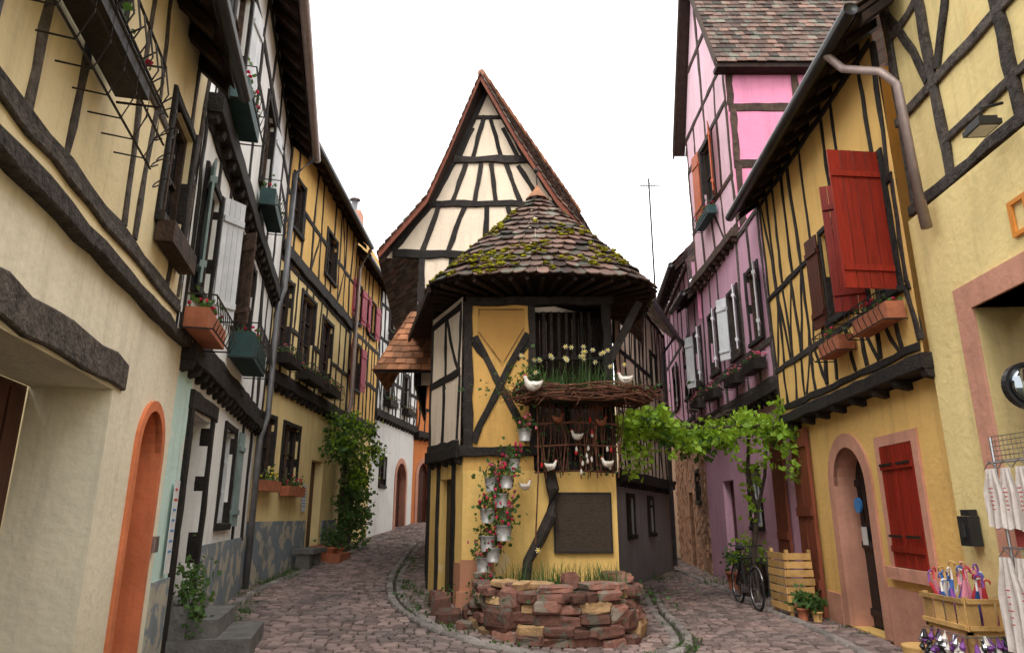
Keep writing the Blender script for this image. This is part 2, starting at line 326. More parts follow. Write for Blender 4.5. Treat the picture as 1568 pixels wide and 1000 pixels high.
    def fbox(s,u0,u1,z,d,mat='timber_brown',hh=.2,ww=.26,rail=True,plants=1.,flower='petal_red',leaf='leaf_mid'):
        h=s.h; b=h.p('flower_box',mat)
        s.box(b,u0,u1,z,z+.02,d,d+ww); s.box(b,u0,u1,z+.02,z+hh,d,d+.02); s.box(b,u0,u1,z+.02,z+hh,d+ww-.02,d+ww); s.box(b,u0,u0+.02,z+.02,z+hh,d+.02,d+ww-.02); s.box(b,u1-.02,u1,z+.02,z+hh,d+.02,d+ww-.02)
        s.box(h.p('flower_box_soil','soil'),u0+.021,u1-.021,z+.03,z+hh-.03,d+.021,d+ww-.021)
        if rail:
            i=h.p('flower_box_rail','iron'); zr=z+hh+.12
            i.tube([s.P(u0-.03,zr,d),s.P(u0-.03,zr,d+ww+.06),s.P(u1+.03,zr,d+ww+.06),s.P(u1+.03,zr,d)],.009,5)
            i.tube([s.P(u0-.03,z-.02,d),s.P(u0-.03,z-.02,d+ww+.06),s.P(u1+.03,z-.02,d+ww+.06),s.P(u1+.03,z-.02,d)],.009,5)
            n=int((u1-u0)/.12)
            for k in range(n+1):
                uu=u0-.03+(u1-u0+.06)*k/n; i.tube([s.P(uu,z-.02,d+ww+.06),s.P(uu,z+hh*.5,d+ww+.10),s.P(uu,zr,d+ww+.06)],.006,4)
        n=int((u1-u0)*80*plants)
        lf=h.p('flower_box_plants',leaf); fl=h.p('flower_box_flowers',flower)
        for _ in range(n):
            p=s.P(U(u0,u1),z+hh+abs(R.gauss(0,.08)),d+U(0,ww)); lf.leaf(p,U(.04,.09))
            if R.random()<.12: fl.blob(p+V(0,0,.05),.025,.025,.02,.3,6,4)
def tile_patch(mb,A,B,C,D,tw,te,th=.022):
    nu=max(1,round(((A-B).length+(D-C).length)/2/tw)); nv=max(1,round(((A-D).length+(B-C).length)/2/te))
    N=(B-A).cross(D-A).normalized()
    if N.z<0: N=-N
    def P(u,v): 
        u=min(max(u,0),1); return A.lerp(B,u).lerp(D.lerp(C,u),v)
    for j in range(nv):
        off=.5*(j%2)
        for i in range(nu+(j%2)):
            a=(i-off+.02)/nu; b=(i+1-off-.02)/nu
            if b<=0 or a>=1: continue
            v0=(j-.12+U(-.05,.05))/nv; v1=(j+1)/nv; k=U(.9,1.3)
            lo=.045*k; hi=.008
            c=[P(a,v0)+N*(lo-th),P(b,v0)+N*(lo-th+U(-.004,.004)),P(b,v1)+N*(hi-.006),P(a,v1)+N*(hi-.006)]
            mb.hexa(c+[q+N*th for q in c])

# ---------------------------------------------------------------- terrain
def sst(t): t=min(max(t,0),1); return t*t*(3-2*t)
def gz(x,y):
    yy=min(max(y,2),28); zl=.02*(yy-2)+.0012*(yy-2)**2
    zr=.03+.006*min(max(y-5,0),20)
    w=sst((1.0-x)/2.6); return zl*w+zr*(1-w)
KERB=[(-2.75,21),(-2.6,18),(-2.45,16),(-2.3,14.2),(-2.05,12.6),(-1.72,11.2),(-1.35,10.2),(-.9,9.35),(-.2,8.65),(.8,8.3),(1.7,8.45),(2.15,9.2),(2.3,10.4),(2.4,12),(2.75,14.5)]
gm=MB()
xs=[-400,-150,-60,-25,-12]+[-8+.4*i for i in range(46)]+[12,25,60,150,400]; ys=[-400,-150,-60,-20,-8,-3]+[0+.5*i for i in range(66)]+[36,45,70,150,400]
for y in ys:
    for x in xs: gm.v.append((x,y,gz(x,y)-.004))
nx=len(xs)
for j in range(len(ys)-1):
    for i in range(nx-1): gm.f.append((j*nx+i,j*nx+i+1,(j+1)*nx+i+1,(j+1)*nx+i)); gm.r.append(.5)
mkobj('ground',gm,'joint')
cb=MB()
def cobble(mb,cx,cy,wx,wy,rot,h=.022,r=None,dz=0):
    ca,sa=math.cos(rot),math.sin(rot); vs=[]
    cs=[(-1,-1),(1,-1),(1,1),(-1,1)]
    j=[(U(-.13,.13),U(-.13,.13)) for _ in cs]; t=U(-.005,.005); t2=U(-.005,.005)
    for k,(sc,hh) in enumerate(((1,-.03),(1.,h*.45),(.76,h))):
        for (a,b),(ja,jb) in zip(cs,j):
            x=(a+ja)*wx/2*sc; y=(b+jb)*wy/2*sc; X=cx+x*ca-y*sa; Y=cy+x*sa+y*ca
            vs.append((X,Y,gz(X,Y)+hh+dz+(t*a+t2*b if k else 0)))
    fs=[(8,9,10,11)]
    for k in (0,4):
        for i in range(4): i2=(i+1)%4; fs.append((k+i,k+i2,k+4+i2,k+4+i))
    mb.add(vs,fs,r)
def dkerb(x,y): return min(math.hypot(x-a[0]-(b[0]-a[0])*t,y-a[1]-(b[1]-a[1])*t) for a,b in zip(KERB,KERB[1:]) for t in (0,.2,.4,.6,.8))
y=4.0
while y<30:
    rh=.125; x=-5.4+U(0,.1)
    while x<7.2:
        w=U(.12,.21); cx=x+w/2
        s_l=.13*sst((-1.2-cx)/3); cy=y+.10*math.sin(cx*1.3+y*.15)+((cx+1.2)*s_l if cx<-1.2 else 0)
        rot=.13*math.cos(cx*1.3+y*.15)+U(-.04,.04)
        lw=-1.779-.234*cy if cy<12.8 else -4.85
        ok= cx>lw-.1 and (cx<4.24+.056*cy+.1 or cy>12)
        if ok and -4.9<cx<5.6 and 5.5<cy<30 and dkerb(cx,cy)>.19:
            cobble(cb,cx,cy,w-.018,rh-.016,rot,h=U(.012,.032))
        x+=w
    y+=rh
mkobj('cobblestone_road',cb,'cobble')
kb=MB()
def along(pts,step,fn):
    for a,b in zip(pts,pts[1:]):
        d=math.hypot(b[0]-a[0],b[1]-a[1]); n=max(1,round(d/step))
        for i in range(n):
            t=(i+.5)/n; fn(a[0]+(b[0]-a[0])*t,a[1]+(b[1]-a[1])*t,math.atan2(b[1]-a[1],b[0]-a[0]),d/n)
def smooth_line(pts,k=2):
    for _ in range(k):
        q=[pts[0]]
        for a,b in zip(pts,pts[1:]): q+=[(a[0]*.75+b[0]*.25,a[1]*.75+b[1]*.25),(a[0]*.25+b[0]*.75,a[1]*.25+b[1]*.75)]
        q.append(pts[-1]); pts=q
    return pts
KS=smooth_line(KERB)
along(KS,.22,lambda x,y,a,l:cobble(kb,x+.08*math.sin(a),y-.08*math.cos(a),l-.02,.11,a,h=.05))
along(KS,.22,lambda x,y,a,l:cobble(kb,x-.09*math.sin(a),y+.09*math.cos(a),l-.02,.11,a,h=.03))
for pts in ([(-3.45,7.6),(-4.0,9.9),(-4.45,12.6),(-4.35,16),(-4.2,19.5),(-4.0,23)],[(3.95,7.4),(4.25,10.5),(4.3,12.5),(4.5,16),(4.6,20)]):
    along(smooth_line(pts),.32,lambda x,y,a,l:cobble(kb,x,y,l-.02,.14,a,h=.055))
mkobj('kerb_stones',kb,'kerb')

# ================================================================ LEFT HOUSES
TR='timber'
h=House('cream_half_timbered_house',(-2.5,3,0)); W=Wall(h,(-1.077,-3),(-3.36,6.75),1); LU=W.L-.62
up=[(5.5,7.0,4.55,5.7),(8.42,9.15,4.02,5.1)]
holes=[(3.6,8.2,-.3,2.5),(8.98,9.66,.3,2.5)]
W.panel(h.p('walls','cream_pale'),0,W.L,-.3,3.3,0,holes,.55)
W.box(h.p('garage_door','door_brown'),3.6,8.2,-.3,2.5,-.62,-.56)
for i in range(18): W.box(h.p('garage_door','door_brown'),3.65+i*.25,3.87+i*.25,0,2.45,-.555,-.53)
W.beam(h.p('door_lintel','timber_grey'),3.2,2.66,8.38,2.62,.22,-.2,.035,.02)
W.archdoor(8.98,9.66,.3,2.5,0,'cream_pale','orange_trim','shutter_orange',sw=.09,depth=.3)
W.panel(h.p('walls','cream'),0,LU,3.3,6.3,.06,up)
W.beam(h.p('jetty_beam','timber_grey'),0,3.27,W.L,3.3,.11,-.05,.09,.015); W.beam(h.p('jetty_beam','timber_grey'),0,3.46,LU,3.48,.08,0,.09,.012)
W.studs(.1,LU,3.54,6.2,.06,.46,up,w=.075,mat='timber_grey',rails=(4.75,),brace=.25,lean=.09)
W.window(*up[0],.06,rows=2); W.window(*up[1],.06,rows=2)
W.box(h.p('window_sill_box','timber_brown'),8.35,9.2,3.76,3.94,.08,.22)
W.fbox(5.5,7.0,4.2,.12,mat='iron',hh=.16,ww=.2,plants=.5); 
ir=h.p('iron_basket','iron')
for k in range(8):
    uu=5.5+k*.24; ir.tube([W.P(uu,3.9,.1),W.P(uu,3.88,.28),W.P(uu,4.05,.34),W.P(uu,4.3,.34),W.P(uu+.03,4.38,.4)],.006,5)
for zz,dd in ((3.89,.28),(4.08,.34),(4.3,.34)): ir.tube([W.P(5.45,zz,dd),W.P(7.35,zz,dd)],.008,5)
for k in range(6):
    c=W.P(7.3+.1*(k%2),4.3-.1*k,.34); ir.tube([c+V(.07*math.cos(a/3)*(1-a/24),.05*math.sin(a/3),.09*math.sin(a/3)*(1-a/24)) for a in range(18)],.005,5)
W.eave(0,W.L-.95,5.68,.06,.34,rise=.9,gr=.065)
W.shell('cream',0,W.L-.05,6.0)
pp=h.p('downpipe','zinc_dark'); pp.tube([W.P(5.62,6,.08),W.P(5.62,3.2,.08),W.P(5.62,0,.08)],.05,10)
for zz in (2.9,3.9): pp.tube([W.P(5.62,zz,.08),W.P(5.62,zz+.05,.08)],.062,10)
ml=h.p('wall_mailbox','steel'); W.box(ml,9.8,9.92,1.28,1.42,.01,.05)
h.done()

h=House('white_half_timbered_house',(-4.2,9.5,0)); W=Wall(h,(-3.36,6.75),(-4.78,12.8),1); L=W.L
holes=[(.8,1.9,.3,2.72),(3.0,3.85,1.5,2.8)]
W.panel(h.p('walls','mint'),0,.68,-.3,3.2,0,[]); W.panel(h.p('walls','white_plaster'),.68,L,-.3,3.2,0,holes,.25)
W.box(h.p('dado','dado_blue'),2.05,L-.01,-.3,1.25,-.05,.03); W.box(h.p('dado','dado_blue'),.02,.66,-.3,1.0,-.05,.025)
d=h.p('door','door_brown')
W.box(d,.8,1.9,.3,2.72,-.3,-.2)
for a,b,c,e in ((.88,1.3,.7,1.4),(1.4,1.82,.7,1.4),(.88,1.3,1.55,2.6),(1.4,1.82,1.55,2.6)): W.box(d,a,b,c,e,-.199,-.17)
t=h.p('timber_frame',TR)
for u in (.72,1.98): W.beam(t,u,-.1,u,2.85,.15,-.1,.04)
W.beam(t,.62,2.85,2.1,2.85,.18,-.1,.05)
W.window(*holes[1],0,rows=3,frame='shutter_white'); W.shutter(3.95,4.3,1.45,2.85,.05,.08,'shutter_grey')
W.beam(t,4.6,1.2,4.6,3.1,.14,-.05,.03); W.beam(t,5.6,1.2,5.6,3.1,.14,-.05,.03)
st=h.p('door_step','step_stone'); W.box(st,.75,2.0,-.2,.38,0,.85); W.box(st,.85,2.1,-.2,.56,0,.5); W.box(st,.8,1.95,-.2,.7,-.2,.2)
W.jetty(0,L,3.22,0,.1,hh=.18)
U0=-.6
f1=[(-.25,.5,3.85,5.1),(2.1,2.75,4.1,5.3),(2.95,3.6,4.1,5.3)]
W.panel(h.p('walls','white_plaster'),U0,L,3.3,5.8,.08,f1); W.studs(U0+.03,L,3.4,5.6,.08,.85,f1,rails=(),brace=.3,w=.11)
for q in f1: W.window(*q,.08,cols=2,rows=3)
W.shutter(-.28,-.5,3.8,5.15,.12,.2,'shutter_grey'); W.shutter(.55,.75,3.7,5.2,.12,.32,'shutter_white'); W.shutter(2.05,1.9,4.05,5.35,.12,.3,'timber_brown')
W.fbox(-.5,.45,3.35,.1,'terracotta',ww=.22); W.fbox(2.0,3.4,3.62,.1,'teal_wood',hh=.34,ww=.3,plants=.6)
W.jetty(U0,L,5.75,.08,.18,hh=.22)
f2=[(-.3,.5,6.45,7.9),(2.6,3.5,6.5,7.9)]
W.panel(h.p('walls','white_plaster'),U0,L,5.8,9.5,.15,f2); W.studs(U0+.05,L,5.95,9.0,.15,1.1,f2,rails=(8.2,),brace=.2,w=.11)
for q in f2: W.window(*q,.15,curtain=True)
W.shutter(.55,.95,6.4,7.95,.18,.24,'shutter_white'); W.shutter(3.55,3.95,6.45,7.95,.18,.24,'shutter_white')
W.fbox(-.4,.55,5.95,.2,'teal_wood',hh=.26,ww=.22); W.fbox(2.5,3.6,6.05,.2,'teal_wood',hh=.26,ww=.22)
W.eave(U0,L,8.9,.15,.42,rise=.9,gut='copper_pipe',gr=.08); W.shell('white_plaster',0,L,9.3)
pp=h.p('downpipe','zinc'); pp.tube([W.P(L-.12,8.8,.65),W.P(L-.12,8.4,.28),W.P(L-.12,5.9,.28),W.P(L-.12,5.6,.2),W.P(L-.12,3.4,.2),W.P(L-.12,3.0,.1),W.P(L-.12,.3,.1)],.055,10)
h.done()

h=House('yellow_half_timbered_house',(-5,16,0)); W=Wall(h,(-4.78,12.8),(-4.75,19),1); L=W.L
g=[(.15,.95,2.35,3.45),(1.55,2.55,2.3,3.45),(3.7,4.7,.4,2.9)]
W.panel(h.p('walls','yellow_soft'),0,L,-.3,4.1,0,g,.22)
W.box(h.p('dado','dado_blue'),0,3.5,-.3,1.5,-.05,.03); W.box(h.p('dado','dado_blue'),4.9,L,-.3,1.5,-.05,.03)
for q in g[:2]: W.window(*q,0,rows=2)
W.box(h.p('door','door_brown'),*g[2],-.3,-.2)
W.fbox(.1,1.0,2.05,.05,'terracotta',plants=1.2,rail=False,flower='petal_yellow',ww=.18); W.fbox(1.5,2.6,2.0,.05,'terracotta',plants=1.2,rail=False,ww=.18)
W.jetty(0,L,4.2,0,.12,hh=.18)
f1=[(.3,1.0,4.9,6.3),(1.7,2.7,4.85,6.4),(3.4,4.3,4.85,6.3)]
W.panel(h.p('walls','yellow_soft'),0,L,4.25,6.8,.1,f1); W.studs(.05,L,4.35,6.7,.1,.6,f1,rails=(5.4,),brace=.25,w=.09)
for q in f1: W.window(*q,.1,rows=3)
W.fbox(1.6,2.9,4.45,.14,'iron',flower='petal_pink'); W.fbox(.2,1.1,4.5,.14,'iron',flower='petal_pink'); W.fbox(3.3,4.4,4.45,.14,'iron')
W.beam(h.p('jetty_beam','timber'),0,6.85,L,6.85,.2,0,.2)
f2=[(.4,1.1,7.5,8.6),(3.1,4.0,7.4,8.5)]
W.panel(h.p('walls','yellow'),0,L,6.9,9.9,.14,f2); W.studs(.05,L,7.0,9.6,.14,.62,f2,rails=(8.1,),brace=.4,w=.09)
for q in f2: W.window(*q,.14,rows=2)
W.eave(0,L,9.35,.14,.32,rise=.9,gut='zinc_dark'); W.shell('yellow',0,L,9.6)
pp=h.p('downpipe','copper_pipe'); pp.tube([W.P(L-.05,9.2,.55),W.P(L-.05,8.6,.25),W.P(L-.05,4.6,.25),W.P(L-.05,4.2,.15),W.P(L-.05,.6,.15)],.06,10)
h.done()

h=House('yellow_corner_house',(-4.9,20.7,0)); W=Wall(h,(-4.75,19),(-4.6,22.5),1); L=W.L
W.panel(h.p('walls','yellow_soft'),0,L,-.3,4.2,0,[(.6,1.6,.4,3)],.25); W.box(h.p('door','door_black'),.6,1.6,.4,3,-.3,-.22)
W.jetty(0,L,4.3,0,.1); f=[(.4,1.2,5.2,6.5),(.2,.9,7.2,8.3),(2.0,2.7,7.2,8.3)]
W.panel(h.p('walls','yellow'),0,L,4.3,10,.08,f); W.studs(.05,L,4.4,9.3,.08,.45,f,rails=(5.6,6.85,8.2),brace=.15)
for q in f: W.window(*q,.08,rows=2)
for q in f: W.shutter(q[1]+.02,q[1]+.42,q[2],q[3],.13,.17,'shutter_pink'); W.shutter(q[0]-.02,q[0]-.42,q[2],q[3],.13,.17,'shutter_pink')
W.eave(0,L,9.0,.08,.35,rise=.9); W.shell('yellow',0,L,9.3); h.done()

h=House('white_timbered_street_house',(-4.3,25,0)); W=Wall(h,(-4.6,22.5),(-3.93,27.5),1); L=W.L
W.panel(h.p('walls','white_plaster'),0,L,-.3,4.8,0,[(2.9,4.1,.6,3.5),(1.0,1.6,2.6,3.5)],.25); W.archdoor(2.9,4.1,.6,3.5,0,'white_plaster','pink_stone','door_brown'); W.window(1.0,1.6,2.6,3.5,0,rows=2)
W.jetty(0,L,4.9,0,.1); f=[(.8,1.6,5.6,6.8),(3.0,3.8,5.6,6.8),(1.0,1.7,8,9),(3.2,3.9,8,9)]
W.panel(h.p('walls','white_plaster'),0,L,4.9,10,.08,f); W.studs(.05,L,5.0,9.6,.08,.45,f,rails=(6.2,7.5,8.7),brace=.3)
for q in f: W.window(*q,.08,rows=2); W.fbox(q[0]-.05,q[1]+.05,q[2]-.35,.1,'iron')
W.eave(0,L,9.3,.08,.35,rise=.9); W.shell('white_plaster',0,L,9.6)
ch=h.p('chimney','pink_stone'); c=W.P(1,0,-1.5); ch.box(c.x-.3,c.x+.3,c.y-.3,c.y+.3,10,12.6); h.p('chimney_pot','zinc').tube([V(c.x,c.y,12.6),V(c.x,c.y,13.1)],.12,8); h.p('chimney_cap','zinc').blob((c.x,c.y,13.15),.22,.22,.06,0)
h.done()
h=House('orange_street_house',(-3.5,29,0)); W=Wall(h,(-3.93,27.5),(-2.2,31),1); L=W.L
W.panel(h.p('walls','orange'),0,L,-.3,4.7,0,[(.4,1.4,.9,3.7)],.25); W.archdoor(.4,1.4,.9,3.7,0,'orange','pink_stone','door_brown'); W.jetty(0,L,4.75,0,.2)
W.panel(h.p('walls','orange'),0,L,4.75,7.2,.16,[]); W.studs(.05,L,4.85,7.0,.16,.5,[],rails=(5.8,),brace=.2); W.eave(0,L,6.9,.16,.5,rise=.9); W.shell('orange',0,L,7.2)
h.done()
h=House('cream_end_house',(-1,33,0)); W=Wall(h,(-4.5,33),(4,33),1); W.panel(h.p('walls','cream'),0,W.L,0,7.5,0,[]); W.studs(0,W.L,1.5,7.4,0,.8,[],rails=(4.5,)); W.eave(0,W.L,7.4,0,.5); W.shell('cream',0,W.L,7.5); h.done()

# ================================================================ RIGHT HOUSES
h=House('yellow_shop_house',(4.8,4,0)); W=Wall(h,(4.24,0),(4.68,7.9),-1); L=7.2
op=[(2.5,6.35,.05,3.55)]
W.panel(h.p('walls','yellow_plain'),-3,L,-.3,4.85,.1,op,.5)
W.box(h.p('side_return','yellow_plain'),L-.002,L+.03,-.3,4.85,-.3,.1)
sf=h.p('shop_surround','pink_stone'); W.box(sf,6.35,6.6,-.2,3.8,-.4,.13); W.box(sf,2.2,6.35,3.55,3.8,-.4,.13)
W.box(h.p('shop_interior','pink_stone'),2.5,6.45,-.2,3.6,-3.2,-3.1); W.box(h.p('shop_interior','pink_stone'),6.4,6.5,-.2,3.6,-3.1,-.4)
W.box(h.p('shop_window_frame','door_brown'),2.5,6.3,.1,.9,-.75,-.65)
for uu in (2.6,3.9,5.2,6.3): W.box(h.p('shop_window_frame','door_brown'),uu,uu+.08,.9,3.5,-.75,-.67)
W.box(h.p('shop_window_glass','glass_dark'),2.6,6.3,.9,3.5,-.71,-.705)
f=[(2.0,3.2,5.6,6.9)]
W.panel(h.p('walls','yellow_plain'),-3,L,4.85,8.5,.04,f)
t=h.p('timber_frame','timber_grey')
W.beam(t,-3,4.97,L,4.95,.13,-.02,.1); W.beam(t,-3,6.05,L,6.1,.12,0,.08); W.beam(t,-3,5.35,6.4,5.38,.1,0,.08)
for u in (L-.1,6.4,5.3,4.2,3.0,1.6,.4): W.beam(t,u,5.0,u+U(-.05,.05),8.4,.14,0,.08)
for a in ((6.3,6.2,5.4,8.0),(6.5,6.2,7.1,7.6),(5.2,6.2,4.3,7.8),(4.1,5.0,3.2,6.0),(5.4,7.3,4.3,7.4),(7.1,7.2,6.4,7.2)): W.beam(t,*a,.11,0,.07,bow=.05)
W.eave(-3,L-.2,8.3,.04,.4)
W.shell('yellow_plain',-3,L,8.4)
li=h.p('flood_lamp','black_plastic'); W.box(li,5.3,5.55,4.93,4.98,.22,.42); W.box(li,5.32,5.53,4.98,5.02,.24,.4); li.tube([W.P(5.42,5.2,.1),W.P(5.42,5.15,.3),W.P(5.42,5.0,.3)],.015,6); W.box(h.p('flood_lamp_glass','paper'),5.33,5.52,4.923,4.929,.24,.4)
bx=h.p('wall_box','black_plastic'); W.box(bx,6.85,7.03,1.32,1.6,.11,.22); 
W.box(bx,6.87,7.01,1.602,1.66,.11,.19); bx.tube([W.P(6.94,1.53,.225),W.P(6.94,1.4,.225)],.025,8)
sg=h.p('orange_letter_sign','orange_paint')
for a in ((5.35,5.4,4.0,4.25),(5.55,5.6,4.0,4.25),(5.35,5.6,4.251,4.29),(5.35,5.6,3.96,3.999)): W.box(sg,*a,.11,.13)
mr=h.p('round_mirror','black_plastic'); c=W.P(5.36,2.6,.42)
mr.tube([c-W.d*.03,c+W.d*.03],.19,28); mr.tube([W.P(5.36,2.6,.1),W.P(5.36,2.6,.25)],.02,6)
mf=h.p('round_mirror_face_tube','mirror'); mf.tube([c-W.d*.075,c-W.d*.068,c-W.d*.05,c-W.d*.031],[.03,.08,.13,.165],28)
h.done()

h=House('yellow_red_shutter_house',(5.2,10,0)); W=Wall(h,(4.68,7.9),(4.92,12),-1); L=W.L; Q0=-.72
holes=[(.15,.95,1.0,2.45),(1.5,2.55,.1,2.55)]
W.panel(h.p('walls','yellow'),Q0,L,-.3,3.1,0,holes,.25)
pf=h.p('window_surround','pink_stone')
for a in ((.02,.15,.88,2.58),(.95,1.08,.88,2.58),(.15,.95,2.45,2.58),(-.0,1.12,.86,1.0)): W.box(pf,*a,-.02,.03 if a[2]>.87 else .08)
W.box(h.p('window_glass','glass_dark'),.15,.95,1,2.45,-.15,-.14)
W.shutter(.16,.545,1.01,2.44,.02,.02,'shutter_red'); W.shutter(.94,.555,1.01,2.44,.02,.02,'shutter_red')
for zz in (1.25,2.1):
    W.box(h.p('shutter_hinge','iron'),.17,.5,zz+.1,zz+.13,.068,.075); W.box(h.p('shutter_hinge','iron'),.6,.93,zz+.1,zz+.13,.068,.075)
W.archdoor(1.5,2.55,.1,2.55,0,'yellow','pink_stone','door_black',sw=.2,depth=.3)
W.box(h.p('pink_plinth','pink_stone'),Q0,1.27,-.2,.75,-.02,.035); W.box(h.p('pink_plinth','pink_stone'),2.78,3.3,-.2,.5,-.02,.035)
ir=h.p('door_grille','iron')
for k in range(5): ir.tube([W.P(1.7+k*.15,1.5,-.25),W.P(1.72+k*.15,2.2,-.25)],.01,5)
for u0,u1 in ((3.35,3.68),(3.72,4.05)): 
    W.box(h.p('plank_door','redwood'),u0,u1,.1,3.0,.03,.09)
for zz in (.5,1.6,2.7): W.box(h.p('plank_door','redwood'),3.36,4.04,zz,zz+.14,.091,.12)
h.p('blue_disc','blue_sign').tube([W.P(2.3,1.75,-.2),W.P(2.3,1.75,-.17)],.11,20); W.box(h.p('door_notice','paper'),2.3,2.46,1.2,1.45,-.26,-.25)
W.jetty(Q0,L,3.22,0,.17,joist=.62,hh=.17)
ud=.18
f=[(-.45,.25,4.15,5.8),(.85,1.5,4.3,5.6)]
W.panel(h.p('walls','yellow'),Q0,L,3.3,7.6,ud,f,.15); 
W.studs(Q0+.05,L,3.4,7.3,ud,.42,f,rails=(4.1,5.45),brace=.35,w=.08,mat='timber',lean=.07)
W.window(*f[0],ud,cols=2,rows=3); W.window(*f[1],ud,cols=2,rows=3)
W.shutter(-.5,-.6,4.1,5.85,ud+.05,ud+.68,'shutter_red'); W.shutter(.3,.42,4.1,5.85,ud+.04,ud+.4,'shutter_red'); W.shutter(1.55,1.9,4.25,5.65,ud+.05,ud+.09,'door_brown')
W.fbox(-.55,.35,3.75,ud+.04,'terracotta',plants=.5,ww=.2); W.fbox(.8,1.5,3.72,ud+.04,'terracotta',plants=.5,ww=.2)
W.eave(-1.3,L+.1,7.2,ud,.42,rise=.75,gr=.085)
W.shell('yellow',0,L,7.4)
pp=h.p('downpipe','copper_pipe')
pp.tube([W.P(-.6,7.15,.7),W.P(-.75,6.85,.6),W.P(-1.1,6.55,.35),W.P(-1.2,6.3,.25),W.P(-1.2,4.75,.22)],.048,12); pp.tube([W.P(-1.2,4.85,.22),W.P(-1.2,4.55,.2)],.056,12)
h.done()

h=House('purple_half_timbered_house',(5.3,15,0)); W=Wall(h,(4.92,12),(5.15,18.5),-1); L=W.L; ud=.18
g=[(2.1,2.8,1.4,2.5),(4.0,4.9,.1,2.4)]
W.panel(h.p('walls','purple'),0,L,-.3,3.8,0,g,.2); W.window(*g[0],0,rows=2,frame='shutter_white'); W.box(h.p('door','door_brown'),*g[1],-.25,-.18)
W.box(h.p('stone_plinth','grey_plaster'),1.2,3.9,-.3,.8,-.05,.03)
W.box(h.p('plank_shutter','redwood'),.5,1.1,.9,3.1,.03,.08); W.box(h.p('plank_shutter','redwood'),.52,1.08,1.2,1.33,.081,.1); W.box(h.p('plank_shutter','redwood'),.52,1.08,2.6,2.73,.081,.1)
W.jetty(0,L,3.85,0,ud,hh=.18)
f=[(.45,1.15,4.9,6.3),(1.85,2.5,4.9,6.3),(3.6,4.3,4.9,6.3),(5.2,5.9,4.9,6.3)]
W.panel(h.p('walls','purple'),0,L,3.9,7.4,ud,f); W.studs(.05,L,4.0,7.3,ud,.8,f,rails=(4.7,),brace=.12,mat='timber_grey')
for q in f: W.window(*q,ud,rows=3,curtain=True)
for q in f: W.shutter(q[0]-.02,q[0]-.28,q[2],q[3],ud+.05,ud+.17,'shutter_white'); W.fbox(q[0]-.1,q[1]+.1,4.25,ud+.04,'iron',plants=1.4,flower='petal_pink',leaf='leaf_dark',ww=.2)
for q in f[1::2]: W.shutter(q[1]+.02,q[1]+.28,q[2],q[3],ud+.05,ud+.2,'shutter_white')
W.eave(5.0,L,7.2,ud,.35,rise=.8,back=3)
W.shell('purple',0,L,7.2)
# tall gabled upper part
X0=4.82; y0,y1=13.4,16.9; zt=11.6; zr=15.6; ym=(y0+y1)/2
T=Wall(h,(X0,y0),(X0,y1),-1); F=Wall(h,(X0,y0),(X0+4.5,y0),1)
fw=[(1.3,2.2,8.9,10.5)]
T.panel(h.p('walls','lilac_white'),0,3.5,7.2,zt,0,fw); T.window(*fw[0],0,rows=2); T.shutter(1.2,.85,8.8,10.6,.05,.2,'shutter_orange'); T.shutter(2.3,2.7,8.8,10.6,.05,.1,'shutter_orange'); T.fbox(1.2,2.3,8.4,.05,'teal_wood',ww=.2)
h.p('walls','lilac_white').add([T.P(0,zt,0),T.P(3.5,zt,0),T.P(1.75,zr,0)],[(0,1,2)],.5)
T.studs(.05,3.45,7.6,11.6,0,.85,fw,rails=(8.8,10.6),mat='timber_brown',brace=.3); t=h.p('timber_frame','timber_brown'); T.beam(t,.8,13.3,2.7,13.3,.14,-.02,.03); T.beam(t,1.75,11.6,1.75,15.2,.13,-.02,.03)
T.jetty(0,3.5,7.4,0,.12,mat='timber_brown')
F.panel(h.p('walls','pink'),0,4.5,6.5,zt,0,[]); F.studs(.02,4.4,7.6,zt,0,1.35,[],rails=(9.0,10.4),mat='timber_brown',brace=.2,w=.16)
B=Wall(h,(X0,y1),(X0+4.5,y1),-1); B.panel(h.p('walls','pink'),0,4.5,6.5,zt,0,[])
o=.3; ze=zt-.25
tile_patch(h.p('roof_tiles','tile'),V(X0-.25,y0-o,ze),V(X0+4.6,y0-o,ze),V(X0+4.6,ym,zr+.1),V(X0-.25,ym,zr+.1),.22,.2)
tile_patch(h.p('roof_tiles','tile'),V(X0-.25,y1+o,ze),V(X0+4.6,y1+o,ze),V(X0+4.6,ym,zr+.1),V(X0-.25,ym,zr+.1),.3,.3)
bg=h.p('bargeboard','timber_brown')
for ya,yb in ((y0-o,ym),(y1+o,ym)):
    a=V(X0-.31,ya,ze-.12); b=V(X0-.31,yb,zr); c=[a,b,b+V(.05,0,0),a+V(.05,0,0)]; bg.hexa(c+[q+V(0,0,.26) for q in c])
    a=V(X0-.25,ya,ze-.03); b=V(X0-.25,yb,zr-.0); c=[a,b,b+V(.25,0,0),a+V(.25,0,0)]; h.p('soffit','soffit_wood').hexa(c+[q+V(0,0,.03) for q in c])
F.box(h.p('eave_board','soffit_wood'),-.25,4.5,ze-.12,ze-.02,0,.3)
h.done()

